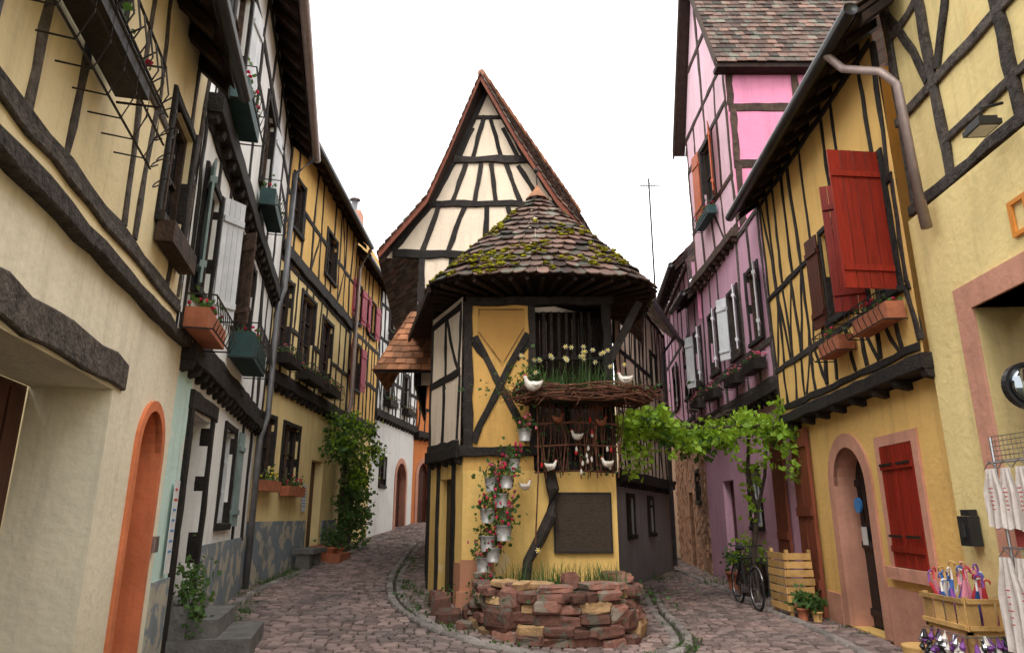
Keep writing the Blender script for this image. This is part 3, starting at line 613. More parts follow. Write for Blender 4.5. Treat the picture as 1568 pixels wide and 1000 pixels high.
h=House('stone_and_plaster_house',(5.6,21,0)); W=Wall(h,(5.2,18.6),(5.75,24.5),-1); L=W.L
W.panel(h.p('walls','rubble'),0,L,-.3,4.2,0,[(1.2,1.7,2.0,2.8),(2.6,3.3,.1,2.3)],.2); W.box(h.p('door','door_brown'),2.6,3.3,.1,2.3,-.25,-.2); W.window(1.2,1.7,2.0,2.8,0,rows=1)
ru=h.p('wall_rubble_stones','rubble')
for k in range(420):
    u=U(.05,L-.1); z=U(0,4.1); w=U(.12,.3)
    if 1.05<u<1.85 and 1.8<z<2.95 or 2.3<u<3.4 and z<2.5: continue
    W.box(ru,u,u+w,z,z+U(.07,.16),0,U(.01,.03))
f=[(1.0,1.8,5,6.4),(3.4,4.2,5,6.4)]; W.panel(h.p('walls','purple'),0,L,4.2,8.8,.1,f); W.studs(.05,L,4.3,8.6,.1,.8,f,rails=(6.7,)); 
for q in f: W.window(*q,.1); W.shutter(q[0]-.02,q[0]-.4,q[2],q[3],.15,.2,'shutter_white')
W.eave(0,L,8.6,.1,.4); W.shell('purple',0,L,8.7); h.done()
h=House('cream_lane_house',(6,26,0)); W=Wall(h,(4.2,26),(9,26),1); W.panel(h.p('walls','cream'),0,W.L,-.3,6.5,0,[]); W.studs(0,W.L,2.8,6.4,0,.7,[],rails=(4.6,)); W.eave(0,W.L,6.5,0,.5); W.shell('cream',0,W.L,6.5); h.done()
an=House('tv_antenna',(5.3,24,9)); t=an.p('mast','iron'); t.tube([V(5.3,24,6),V(5.3,24,14.2)],.035,6)
t.tube([V(4.95,24,13.9),V(5.7,24,13.9)],.02,5)
for k in range(6): t.tube([V(5.0+k*.1,23.8,13.9),V(5.0+k*.1,24.2,13.9)],.014,4)
an.done()

# ================================================================ BIG GABLE HOUSE (centre)
h=House('steep_gable_half_timbered_house',(0,17,0)); Gw=Wall(h,(-3,15),(3,15),1)
prof_l=[(-.62,12.12),(-1.42,10.05),(-1.97,8.8),(-3.1,7.42)]; prof_r=[(-.62,12.12),(.32,10.3),(1.2,8.8),(2.0,7.78),(2.95,6.95)]
wl=h.p('walls','gable_cream')
def G(x,z,d=0): return V(x,15-d,z)
def quadstrip(zs,xl,xr):
    for i in range(len(zs)-1): wl.add([G(xl[i],zs[i]),G(xr[i],zs[i]),G(xr[i+1],zs[i+1]),G(xl[i+1],zs[i+1])],[(0,1,2,3)],.5)
quadstrip([-.2,4.4],[-1.8,-1.8],[2.2,2.2]); quadstrip([4.4,7.42],[-2.17,-2.17],[2.2,2.2]); quadstrip([7.42,8.8,10.0,12.0],[-2.95,-1.97,-1.42,-.63],[2.2,1.15,.4,-.61])
t=h.p('timber_frame','timber')
def gb(x0,z0,x1,z1,w=.15,d=.035,bow=0): Gw.beam(t,x0+3,z0,x1+3,z1,w,-.05,d,bow=bow)
gb(-2.8,7.5,2.1,7.5,.2,.06); gb(-1.97,8.8,1.1,8.8,.16,.05); gb(-1.42,9.97,.4,9.97,.18,.07); gb(-.92,11.15,-.27,11.15,.1)
gb(-.7,11.2,-.96,10.05,.1); gb(-.56,11.2,-.26,10.05,.1); gb(-.97,10.85,-1.26,10.1,.09); gb(-.22,10.85,.12,10.1,.09)
gb(-1.12,9.87,-1.42,8.87,.11); gb(-.76,9.87,-.88,8.87,.11); gb(-.5,9.87,-.4,8.87,.11); gb(-.15,9.87,.2,8.87,.11); gb(.15,9.82,.7,8.87,.11)
gb(-1.75,8.72,-2.1,7.6,.12); gb(-1.15,8.72,-1.5,7.6,.12); gb(-.6,8.72,-.65,7.6,.12); gb(-.1,8.72,.2,7.6,.12); gb(.55,8.72,1.05,7.6,.12)
gb(-1.37,10.0,-1.94,8.8,.13,.045); gb(.38,10.0,1.12,8.8,.13,.045); gb(-1.98,8.75,-2.8,7.6,.13,.045); gb(1.15,8.75,2.05,7.6,.13,.045); gb(-.66,11.85,-1.39,10.0,.13,.045); gb(-.58,11.85,.36,10.0,.13,.045)
gb(-2.1,7.4,-2.1,4.4,.16,.05); gb(-1.4,7.4,-1.5,4,.14); gb(-2.1,6.0,2.1,6.0,.16,.045)
for (prof,ex,er) in ((prof_l,-.1,.40),(prof_r,.40,.40)):
    n=len(prof)
    for i in range(n-1):
        e0=er+(ex-er)*i/(n-1); e1=er+(ex-er)*(i+1)/(n-1); yb=22.5; yf=14.62
        def q(p,e,y,dz=0): return V(p[0]+e*(y-15),y,p[1]+dz)
        a,b=prof[i],prof[i+1]
        tile_patch(h.p('roof_tiles','tile'),q(b,e1,yf),q(b,e1,yb),q(a,e0,yb),q(a,e0,yf),.2,.19)
        so=h.p('soffit','soffit_wood'); c=[q(b,e1,yf,-.06),q(b,e1,15.0,-.06),q(a,e0,15.0,-.06),q(a,e0,yf,-.06)]; so.hexa(c+[v+V(0,0,.055) for v in c])
        bg=h.p('bargeboard','redwood'); A=q(a,e0,yf-.03,-.17); B=q(b,e1,yf-.03,-.17); c=[A,B,B+V(0,.04,0),A+V(0,.04,0)]; bg.hexa(c+[v+V(0,0,.17) for v in c])
        bt=h.p('verge_tiles','tile'); A=A+V(0,0,-.03); B=B+V(0,0,-.03); L_=(A-B).length; m=max(2,int(L_/.2))
        for k in range(m):
            s0=A.lerp(B,k/m)+V(0,-.05,.19); s1=A.lerp(B,(k+.93)/m)+V(0,-.05,.19+U(.02,.05)); c=[s0,s1,s1+V(0,.22,0),s0+V(0,.22,0)]; bt.hexa(c+[v+V(0,0,.05) for v in c])
rt=h.p('ridge_tile','tile_orange')
for k in range(20):
    a=V(-.62-.15+.40*.4*k,14.62+.4*k,12.18); rt.tube([a,a+V(.16,.4,0)],[.1,.08],8)
LW=Wall(h,(-1.8,15),(-2.45,21),-1); LW.panel(h.p('walls','gable_cream'),0,LW.L,-.3,7.3,0,[]); LW.studs(.05,LW.L,2.8,7.0,0,.7,[],rails=(4.9,))
LW2=Wall(h,(-2.17,15),(-2.7,21),-1); LW2.panel(h.p('walls','gable_cream'),0,LW2.L,4.4,7.3,0,[]); LW2.studs(.05,LW2.L,4.5,7.0,0,.7,[]); 
# small hipped lean-to facing the square
tile_patch(h.p('lean_to_roof','tile_orange'),V(-2.95,14.35,4.62),V(-1.7,14.35,4.62),V(-1.75,15.0,6.1),V(-2.3,15.0,6.1),.18,.17); 
c=[V(-2.95,14.35,4.55),V(-1.7,14.35,4.55),V(-1.75,15.0,6.0),V(-2.3,15.0,6.0)]; h.p('soffit','soffit_wood').hexa(c+[v+V(0,0,.04) for v in c])
tile_patch(h.p('lean_to_roof','tile_orange'),V(-2.95,14.35,4.62),V(-3.1,17.0,4.62),V(-2.3,17.0,6.1),V(-2.3,15.0,6.1),.2,.2)
g=[(1.0,1.6,1.2,2.0),(3.2,3.8,1.2,2.0)]
DR=Wall(h,(2.15,14.6),(4.6,20.5),1)
DR.panel(h.p('walls','grey_plaster'),0,DR.L,-.3,2.3,0,g,.15); DR.jetty(0,DR.L,2.4,0,.12,hh=.18)
for q in g: DR.window(*q,0,rows=1)
f=[(1.5,2.1,3.2,4.0),(4.0,4.6,5,5.9)]; DR.panel(h.p('walls','gable_cream'),0,DR.L,2.4,7.0,.1,f); DR.studs(.03,DR.L,2.5,6.9,.1,.5,f,rails=(3.6,5.2),brace=.3,lean=.12,w=.09)
for q in f: DR.window(*q,.1,rows=2)
pp=h.p('downpipe','zinc'); pp.tube([DR.P(5.5,6.7,.6),DR.P(5.5,6.2,.2),DR.P(5.5,.3,.2)],.06,8); pp.tube([DR.P(0,6.75,.62),DR.P(6.5,6.7,.62)],.08,8)
h.done()

# ================================================================ DOVECOTE (centre front)
h=House('half_timbered_dovecote',(.5,11.5,0)); D=Wall(h,(-.78,11.1),(1.65,11.1),1)
D.panel(h.p('walls','yellow_dove'),0,2.43,-.2,2.3,0,[]); D.panel(h.p('walls','ochre'),0,1.13,2.3,5.15,0,[])
D.box(h.p('plinth','plinth_orange'),-.02,.5,-.2,.95,-.05,.012); D.box(h.p('plinth','plinth_orange'),.5,2.44,-.2,.62,-.05,.01)
D.box(h.p('buttress','plinth_orange'),-.06,.16,-.2,.5,0,.2)
t=h.p('timber_frame','timber')
D.beam(t,-.06,2.6,1.2,2.6,.15,-.1,.08); D.beam(t,.07,2.65,.05,5.1,.15,-.1,.05); D.beam(t,1.12,2.65,1.12,5.1,.12,-.1,.05); D.beam(t,0,5.12,2.5,5.12,.14,-.1,.06)
D.beam(t,.15,2.75,1.05,4.55,.12,-.03,.035,bow=.02); D.beam(t,1.05,2.75,.15,4.5,.12,-.03,.03,bow=-.02)
D.beam(t,.12,4.42,.35,4.12,.1,-.03,.028); D.beam(t,1.07,4.42,.85,4.12,.1,-.03,.028)
pan=h.p('shield_panel','ochre_dark'); pan.add([D.P(a,b,.012) for a,b in ((.2,5.0),(1.0,5.0),(1.0,4.62),(.62,4.0),(.2,4.55))],[(0,1,2,3,4)])
for a in ((.22,4.97,.98,4.97),(.22,4.97,.22,4.58),(.98,4.97,.98,4.64),(.22,4.58,.6,4.06),(.98,4.64,.64,4.06)): D.beam(h.p('painted_line','timber_brown'),*a,.012,.0,.014,.001)
sw=h.p('gallery_boards','soffit_wood'); 
for k in range(11): D.box(sw,1.16+k*.115,1.265+k*.115,2.3,5.1,-.6,-.57+U(0,.015))
D.box(sw,1.15,2.43,2.28,2.32,-.6,0); 
for k in range(7): D.box(h.p('gallery_slats','timber'),1.3+k*.13,1.35+k*.13,4.2,5.0,-.25,-.2)
D.box(h.p('gallery_slats','timber'),1.18,2.3,4.15,4.2,-.26,-.19)
D.box(sw,1.05,1.16,2.3,5.1,-.6,-.1)
for (a,b,c,e,w) in ((2.36,2.3,2.36,5.1,.14),(2.36,4.0,2.95,5.1,.14),(1.15,2.38,2.43,2.38,.14),(1.7,2.4,1.7,3.4,.08),(1.15,3.4,2.4,3.4,.12)): D.beam(t,a,b,c,e,w,-.12,.04)
D.box(h.p('side_boards','soffit_wood'),2.42,2.46,2.3,5.1,-3,0)
h.p('curved_timber','timber').tube([D.P(1.35,2.4,.12),D.P(1.42,2.0,.14),D.P(1.38,1.6,.16),D.P(1.2,1.25,.2),D.P(1.02,.95,.25),D.P(.95,.4,.3)],[.09,.1,.1,.09,.08,.08],8)
D.box(h.p('plaque','plaque'),1.46,2.31,1.08,1.93,.005,.05); 
for a in ((1.43,2.34,1.05,1.08),(1.43,2.34,1.93,1.96),(1.43,1.46,1.08,1.93),(2.31,2.34,1.08,1.93)): D.box(h.p('plaque_frame','iron'),*a,.003,.06)
for k in range(14): 
    zz=1.85-k*.052; 
    for j in range(16): 
        if R.random()<.85: D.box(h.p('plaque_lettering','timber_brown'),1.5+j*.048,1.5+j*.048+U(.02,.04),zz-.012,zz,.05,.054)
S=Wall(h,(-.78,11.1),(-1.46,12.6),-1)
S.panel(h.p('walls','yellow_dove'),.0,S.L,-.2,2.5,0,[(.5,1.1,.1,2.2)],.15); S.box(h.p('door','door_black'),.5,1.1,.1,2.2,-.2,-.12)
S.box(h.p('plinth','plinth_orange'),.02,.33,-.2,.9,-.05,.012)
S.panel(h.p('walls','gable_cream'),0,S.L,2.5,5.2,.06,[]); S.jetty(0,S.L,2.6,0,.08); S.studs(.05,S.L,2.75,5.05,.06,.75,[],brace=.3,rails=(3.9,)); 
for u in (.4,1.2): S.beam(h.p('timber_frame','timber'),u,0,u,2.5,.14,-.05,.03)
S3=Wall(h,(-1.46,12.6),(-1.8,15),-1); S3.panel(h.p('walls','gable_cream'),0,S3.L,-.2,5.2,0,[]); S3.studs(.05,S3.L,.4,5.1,0,.6,[],rails=(2.6,3.9))
S2=Wall(h,(1.65,11.1),(2.15,14.6),1); S2.panel(h.p('walls','gable_cream'),0,S2.L,-.2,5.2,0,[]); S2.studs(.05,S2.L,2.4,5.1,0,.5,[],rails=(3.7,),brace=.3)
C=V(.50,12.35,0)
def ev(phi,s):
    c,sn=math.cos(phi),math.sin(phi); n=4.2; k=(abs(c)**n+abs(sn)**n)**(-1/n); sc=max(s,0); k=k*(1-sc*.25)+1.0*sc*.25
    rx,ry=1.95,2.0; g=(1-s)
    z=5.36+2.38*(sc**.97 if s>0 else s)+.02*math.sin(phi*5)*(1-sc)
    return V(C.x+rx*c*k*g, C.y-ry*sn*k*g, z)
rt=h.p('roof_tiles','tile'); nr=16; mossm=h.p('moss','moss')
for j in range(nr):
    s0=j/nr; s1=(j+1)/nr; per=math.pi*1.98*(1-s0)*1.15+.2; n=max(5,int(per/.185))
    for i in range(n+2):
        a=-.35+(math.pi+.7)*(i+(.5 if j%2 else 0))/(n+1); da=(math.pi+.7)/(n+1)*.48
        p=[ev(a-da,max(s0-.02+U(-.009,.007),-.03)),ev(a+da,max(s0-.02+U(-.009,.007),-.03)),ev(a+da*.98,min(s1,.995)),ev(a-da*.98,min(s1,.995))]
        N=(p[1]-p[0]).cross(p[3]-p[0]); N.normalize(); N=-N if N.z<0 else N
        lo=.055+U(0,.03); th=.026; mid=(p[0]+p[1])/2; down=(p[0]-p[3]).normalized()
        ti=U(-.011,.011)
        v=[p[3]+N*.005,p[2]+N*.005,p[1]+N*(lo+ti),p[1].lerp(mid,.5)+down*.035+N*(lo+ti),p[0].lerp(mid,.5)+down*.035+N*(lo-ti),p[0]+N*(lo-ti)]
        v2=[q-N*th for q in v]
        rt.add(v+v2,[(0,1,2,3,4,5),(11,10,9,8,7,6)]+[(k,(k+1)%6,(k+1)%6+6,k+6) for k in range(6)])
        nz=noise.noise(V(mid.x*1.9,mid.y*1.9,mid.z*1.9+3))+.35*noise.noise(mid*6)
        zone=.0
        if mid.x<-.1: zone+=.30
        if s0<.14: zone+=.16
        if .9<mid.x<2.0 and .1<s0<.55: zone+=.18
        if s0>.72: zone-=.25
        if nz+zone>.2:
            for _ in range(int(3+16*min(nz+zone-.18,.5))):
                q=p[U(0,1)>.5 and 1 or 0].lerp(p[2],U(0,1)).lerp(mid,U(0,.8))+N*(lo*.8); s_=U(.015,.05)
                mossm.blob(q,s_*1.3,s_*1.3,s_*.5,.4,6,4)
so=h.p('roof_soffit','soffit_wood'); ring=[ev(-.4+(math.pi+.8)*i/30,0)-V(0,0,.05) for i in range(31)]
for i in range(30): so.add([ring[i],ring[i+1],V(.45,12.35,5.5)],[(0,1,2)])
for i in range(30): so.add([ring[i],ring[i+1],ring[i+1]+V(0,0,.07),ring[i]+V(0,0,.07)],[(0,1,2,3)])
for i in range(2,29,1):
    e=ring[i]; c=V(.45,12.2,5.25); d=(c-e).normalized(); so.tube([e-V(0,0,.04),e+d*1.1-V(0,0,.02)],.045,4)
fin=h.p('roof_finial','tile_orange'); fin.tube([V(.5,12.33,7.6),V(.5,12.33,7.74),V(.5,12.33,7.85),V(.5,12.33,7.92)],[.24,.13,.05,.02],10)
h.p('finial_spike','iron').tube([V(.5,12.33,7.9),V(.47,12.33,8.4)],[.018,.008],6); h.p('finial_spike','iron').blob((.48,12.33,8.25),.05,.05,.05,.1)
bk=h.p('roof_tiles','tile')
tile_patch(bk,V(-1.45,12.3,5.38),V(-2.3,15.2,5.38),V(.2,15.0,7.7),V(.45,12.35,7.7),.2,.2); tile_patch(bk,V(2.43,12.3,5.38),V(2.9,15.0,5.38),V(.6,15.0,7.7),V(.5,12.35,7.7),.2,.2)
c=[V(-1.45,11.2,5.28),V(-2.2,14.3,5.28),V(-1.7,14.3,5.35),V(-.8,11.2,5.35)]; so.hexa(c+[q+V(0,0,.05) for q in c])
c=[V(-1.41,10.9,5.22),V(-2.25,14.3,5.22),V(-2.2,14.3,5.22),V(-1.36,10.9,5.22)]; so.hexa(c+[q+V(0,0,.14) for q in c])
h.done()

# wicker nest balcony with daffodils and ceramic birds
nb=House('wicker_nest_planter',(1.1,10.6,3.5)); tw=nb.p('twigs','twig')
for k in range(130):
    a0=U(0,6.28); ln=U(.5,1.6); r0=U(.9,1.08); z0=3.42+U(-.1,.13); pts=[]
    for i in range(7):
        a=a0+ln*i/6; rr=r0+U(-.02,.03); pts.append(V(1.12+1.03*rr*math.cos(a),10.68+.45*rr*math.sin(a),z0+.03*math.sin(a*5+k)))
    tw.tube(pts,U(.006,.016),5)
for k in range(120):
    a=U(-3.3,.2); p=V(1.12+1.05*math.cos(a),10.68+.46*math.sin(a),3.42+U(-.06,.1)); tw.tube([p,p+V(U(-.15,.15)+.16*math.cos(a),-U(0,.12),U(-.18,.14))],[.008,.003],4)
nb.p('soil','soil').blob((1.12,10.7,3.4),.98,.42,.08,.05,14,6)
gr=nb.p('daffodil_leaves','leaf_mid'); ye=nb.p('daffodil_flowers','petal_yellow'); wh=nb.p('daffodil_petals','petal_white')
def daff(g,yl,w_,c,n,hh,nf):
    for _ in range(n): g.blade(V(c[0]+R.gauss(0,c[3]),c[1]+R.gauss(0,.09),c[2]),hh*U(.5,1.0),U(.05,.6),.009)
    for _ in range(nf):
        p=V(c[0]+R.gauss(0,c[3]),c[1]+R.gauss(0,.08),c[2]); t_=g.blade(p,hh*U(.95,1.25),U(.02,.2),.005)
        for k in range(6):
            a=k*1.047; w_.add([t_,t_+V(.03*math.cos(a-.3),-.01,.03*math.sin(a-.3)),t_+V(.045*math.cos(a),-.012,.045*math.sin(a)),t_+V(.03*math.cos(a+.3),-.01,.03*math.sin(a+.3))],[(0,1,2,3)])
        yl.tube([t_,t_+V(0,-.035,0)],[.01,.016],7)
daff(gr,ye,wh,(.62,10.65,3.48,.16),60,.5,8); daff(gr,ye,wh,(1.2,10.65,3.48,.2),90,.62,12); daff(gr,ye,wh,(1.7,10.65,3.45,.16),45,.4,3); daff(gr,ye,wh,(.3,10.7,3.45,.1),30,.35,2)
nb.p('foliage','leaf_dark').leaves((1.1,10.65,3.52),(1.3,.35,.14),600,.07); nb.p('foliage_dark','leaf_mid').leaves((.25,10.7,3.6),(.35,.2,.4),260,.08)
nb.done()
def hen(name,pos,s,ang,mat='ceramic'):
    H=House(name,pos); b=H.p('bird_body',mat)
    ca,sa=math.cos(ang),math.sin(ang)
    def Q(x,y,z): return V(pos[0]+s*(x*ca-y*sa),pos[1]+s*(x*sa+y*ca),pos[2]+s*z)
    prof=[(-.62,.42,.03),(-.52,.34,.10),(-.38,.2,.2),(-.2,.1,.29),(0,.06,.33),(.2,.1,.3),(.34,.24,.21),(.42,.4,.14),(.46,.52,.12),(.5,.6,.125),(.56,.62,.09),(.61,.61,.03)]
    b.tube([Q(x,0,z) for x,z,r in prof],[r*s for x,z,r in prof],12)
    wing=H.p('bird_wing',mat)
    for sd in (-1,1): wing.blob(Q(-.08,sd*.27,.12),.26*s,.13*s,.15*s,.03,10,6)
    H.p('comb','comb_red').tube([Q(.42,0,.7),Q(.48,0,.78),Q(.55,0,.74),Q(.58,0,.68)],[.02*s,.045*s,.045*s,.02*s],6); H.p('beak','beak').tube([Q(.6,0,.6),Q(.72,0,.57)],[.04*s,.006*s],6)
    for sd in (-1,1): H.p('eye','black_plastic').blob(Q(.53,sd*.1,.64),.018*s,.018*s,.018*s,0,6,4)
    H.done()
hen('ceramic_goose',(.32,10.22,3.48),.25,3.3); hen('ceramic_hen',(1.75,10.35,3.6),.2,2.9); hen('ceramic_hen',(1.38,10.9,3.28),.2,.2,'ceramic_brown')
for (x,z,a,mt) in ((.72,3.05,.4,'ceramic_brown'),(1.02,2.78,3.3,'ceramic'),(.6,2.32,0.1,'ceramic'),(1.48,2.36,3.2,'ceramic'),(.2,2.02,.3,'ceramic'),(1.4,3.0,.3,'ceramic_brown')): hen('ceramic_hen',(x,10.75,z),.165,a,mt)
tr=House('twig_trellis',(1.1,10.9,2.8)); t=tr.p('twigs','twig')
for k in range(34):
    x=.4+U(0,1.3); t.tube([V(x,10.85,2.15+U(0,.2)),V(x+U(-.1,.1),10.83,2.8),V(x+U(-.15,.15),10.82,3.35)],U(.006,.013),5)
for z in (2.25,2.65,3.0): t.tube([V(.35,10.83,z),V(1.0,10.82,z+.03),V(1.65,10.83,z)],.015,6)
hr=tr.p('hanging_hearts','comb_red'); wt=tr.p('hanging_bells','ceramic')
for k in range(18):
    x=U(.45,1.6); z=U(2.25,3.1); t.tube([V(x,10.78,z+.2),V(x,10.78,z)],.003,4); (hr if k%4==0 else wt).tube([V(x,10.78,z+.03),V(x,10.78,z-.02),V(x,10.78,z-.05)],[.008,.022,.014],8)
t.tube([V(.4,10.75,3.3),V(.4,10.6,2.2),V(.35,10.7,1.2)],.012,5)
lf=tr.p('ivy_leaves','leaf_dark')
for k in range(160): lf.leaf(V(.35+U(0,1.3),10.8,2.2+U(0,1.2)),.06)
tr.done()
def pot(x,y,z,s=1.,fl='petal_red'):
    P_=House('hanging_flower_pot',(x,y,z)); b=P_.p('pot_body','pot_zinc'); b.tube([V(x,y,z),V(x,y,z+.17*s),V(x,y,z+.18*s),V(x,y,z+.182*s)],[.08*s,.105*s,.115*s,.1*s],14)
    P_.p('pot_handle','iron').tube([V(x-.1*s,y,z+.18*s),V(x-.07*s,y+.02,z+.32*s),V(x,y+.05,z+.38*s),V(x+.07*s,y+.02,z+.32*s),V(x+.1*s,y,z+.18*s)],.005,4)
    P_.p('leaves','leaf_mid').leaves((x,y,z+.25*s),(.19*s,.14*s,.14*s),85,.075)
    for _ in range(10): P_.p('stems','leaf_mid').blade(V(x,y,z+.2*s),U(.15,.32),U(.2,.9),.008)
    for _ in range(10): P_.p('flowers',fl).blob((x+R.gauss(0,.09),y-.04-abs(R.gauss(0,.06)),z+.29*s+R.gauss(0,.08)),.022,.022,.026,.3,6,4)
    P_.done()
for i,(x,z) in enumerate(((.2,2.72),(.02,2.25),(-.08,2.0),(-.3,1.95),(-.16,1.72),(-.36,1.5),(-.1,1.5),(-.36,1.1),(-.12,1.25),(-.42,.8),(-.28,.95),(-.35,.42))):
    pot(x,10.72-.1*(i%3),z,U(.95,1.2),'petal_red' if i%3 else 'petal_pink')
pl=House('rubble_stone_planter',(.6,9.9,0))
def arc(t,off=0): a=math.pi*(1.0+t); n=2.6; c,s=math.cos(a),math.sin(a); k=(abs(c)**n+abs(s)**n)**(-1/n); return V(.62+(1.12+off)*c*k,10.85+(1.85+off)*s*k,0),a
def stone(mb,c,tx,w,hh,dp):
    n=V(-tx.y,tx.x,0); vs=[]
    for k,zz in enumerate((-.5,-.3,.3,.5)):
        for a,b in ((-1,-.7),(-.75,-1),(.75,-1),(1,-.7),(1,.7),(.75,1),(-.75,1),(-1,.7)):
            q=1.0 if k in (1,2) else .84; vs.append(c+tx*(a*w/2*q*U(.88,1.06))+n*(b*dp/2*q*U(.8,1.12))+V(0,0,hh*zz*U(.8,1.1)))
    fs=[tuple(range(7,-1,-1)),tuple(24+i for i in range(8))]
    for k in range(3):
        for i in range(8): fs.append((k*8+i,k*8+(i+1)%8,k*8+8+(i+1)%8,k*8+8+i))
    mb.add(vs,fs)
z=-.02; 
for row in range(6):
    hh=U(.10,.15) if row<5 else .1; t=U(0,.03)
    while t<1:
        w=U(.14,.50); dt=w/4.6
        pm,_=arc(t+dt/2,-.02*row+U(-.06,.05)); p2,_=arc(t+dt/2+.01,-.02*row); tx=(p2-(arc(t+dt/2-.01,-.02*row)[0])).normalized()
        if row==5 and R.random()<.45: t+=dt; continue
        tall=R.random()<.16 and row<4; hz=hh*(1.9 if tall else 1)
        stone(pl.p('stones','sandstone_tan' if R.random()<.18 else 'sandstone_red'),pm+V(0,0,z+hz/2+U(-.02,.02)+gz(pm.x,pm.y)*(1-row/6)),tx,w*1.0,hz*U(.85,1.12),U(.26,.38)); t+=dt
    z+=hh
sp=pl.p('soil','soil'); ps=[arc(i/20,-.1)[0]+V(0,0,.58) for i in range(21)]; sp.add(ps,[tuple(range(21))])
ps2=[arc(i/20,-.15)[0] for i in range(21)]
for i in range(20): sp.add([ps2[i]+V(0,0,-.1),ps2[i+1]+V(0,0,-.1),ps2[i+1]+V(0,0,.55),ps2[i]+V(0,0,.55)],[(0,1,2,3)])
for (x,y,n) in ((.1,10.0,50),(.6,10.2,80),(.95,9.9,40),(1.25,10.1,75),(.35,9.6,30),(1.4,9.7,30)):
    daff(pl.p('daffodil_leaves','leaf_mid'),pl.p('daffodil_flowers','petal_yellow'),pl.p('daffodil_petals','petal_white'),(x,y,.58,.12),n,.5,0 if x>.2 else 1)
pl.p('low_plants','leaf_dark').leaves((.6,9.9,.62),(1.3,.8,.08),700,.06)
stone(pl.p('stones','sandstone_red'),V(1.5,10.6,.7),V(1,.1,0),.4,.24,.3); stone(pl.p('stones','sandstone_tan'),V(.3,9.35,.74),V(1,.05,0),.5,.1,.3); stone(pl.p('stones','sandstone_red'),V(.75,9.4,.78),V(.8,.3,0),.24,.24,.2)
pl.done(())
for (x,y,w,hh) in ((-1.0,10.4,.28,.36),(-.85,9.9,.36,.22),(-1.15,11.0,.2,.3),(-.62,9.6,.22,.14)):
    b=MB(); stone(b,V(x,y,gz(x,y)+hh*.4),V(U(.7,1),U(-.3,.3),0).normalized(),w,hh,w*.8); mkobj('guard_stone',b,'sandstone_red')

# ================================================================ VEGETATION
gv=House('grape_vine_arbor',(3.4,12.3,0)); st=gv.p('vine_stem','bark')
st.tube([V(4.35,12.9,gz(4.3,12.9)-.05),V(4.3,12.85,.8),V(4.42,12.8,1.6),V(4.3,12.7,2.4),V(4.35,12.6,3.1)],[.06,.05,.045,.04,.035],8)
st.tube([V(4.42,12.8,1.6),V(4.6,12.7,2.3),V(4.65,12.5,3.1)],[.035,.03,.025],7)
for yy in (11.9,12.4,12.9): st.tube([V(4.9,yy,3.15),V(3.4,yy+.05,3.08),V(1.75,yy+.1,3.1)],.02,6)
for k in range(26):
    x=U(1.8,4.8); yy=U(11.8,12.9); pts=[V(x,yy,3.1)]
    for i in range(5): pts.append(pts[-1]+V(U(-.25,.2),U(-.2,.2),U(-.12,.14)))
    st.tube(pts,[.012]*6,5)
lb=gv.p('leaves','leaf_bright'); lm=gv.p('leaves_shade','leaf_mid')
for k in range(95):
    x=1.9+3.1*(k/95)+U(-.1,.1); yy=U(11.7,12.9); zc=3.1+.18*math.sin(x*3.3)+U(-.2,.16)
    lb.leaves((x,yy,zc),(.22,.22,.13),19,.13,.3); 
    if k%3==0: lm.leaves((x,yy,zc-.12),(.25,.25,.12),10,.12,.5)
for (x,yy,z0,z1,n) in ((4.75,11.7,3.2,2.2,130),(4.4,12,3.1,2.4,70),(2.1,11.9,3.1,2.2,80),(2.35,12.2,3.1,2.4,60),(1.95,11.9,3.2,2.6,50),(3.2,12,3.1,2.75,40),(4.35,12.8,2.6,1.5,90),(3.9,12,3.1,2.5,50),(4.8,11.9,3.6,3.1,110),(2.8,11.9,3.1,2.6,40)):
    for _ in range(n):
        q=U(0,1); lb.leaf(V(x+R.gauss(0,.1),yy+R.gauss(0,.1),z0+(z1-z0)*q),U(.08,.15),.6)
gv.done()
iv=House('climbing_vine_shrub',(-4.4,18.5,0)); iv.p('vine_stem','bark').tube([V(-4.5,18.6,.5),V(-4.45,18.5,2),V(-4.4,18.4,3.6)],[.06,.05,.03],7)
iv.p('vine_stem','bark').tube([V(-4.3,18.9,.5),V(-4.3,18.7,2),V(-4.2,18.4,3.9)],[.05,.04,.03],7)
for k in range(64):
    z=U(.9,4.35)
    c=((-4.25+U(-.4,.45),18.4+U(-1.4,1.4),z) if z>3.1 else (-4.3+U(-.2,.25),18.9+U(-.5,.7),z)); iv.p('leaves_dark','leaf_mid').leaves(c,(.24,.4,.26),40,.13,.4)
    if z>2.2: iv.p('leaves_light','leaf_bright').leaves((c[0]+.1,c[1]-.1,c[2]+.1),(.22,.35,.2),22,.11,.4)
iv.done()
wd=MB()
def weeds(x,y,n,r,hh):
    for _ in range(n):
        p=V(x+R.gauss(0,r),y+R.gauss(0,r),0); p.z=gz(p.x,p.y); wd.blade(p,hh*U(.4,1.2),U(.2,1.1),.006)
        if R.random()<.4: wd.leaf(p+V(0,0,.03),.05)
for k in range(60):
    yy=U(7.5,20); xl=(-1.779-.234*yy if yy<12.8 else -4.77)+.15; weeds(xl+U(0,.2),yy,22,.08,.15)
for k in range(70):
    i=R.randrange(len(KS)-1); weeds(KS[i][0]+U(0,.3),KS[i][1]+U(0,.2),14,.07,.09)
for k in range(10): weeds(-1.15-.09*k+U(-.1,.1),10.9+k*.3,22,.08,.13)
for k in range(24): yy=U(8,19); weeds(4.24+.056*yy-.1,yy,12,.06,.1)
weeds(3.6,17.5,80,.25,.3); weeds(4.6,16.5,60,.2,.4)
mkobj('weeds',wd,'leaf_mid')
sp=House('wall_shrub',(-3.35,7.75,.3)); 
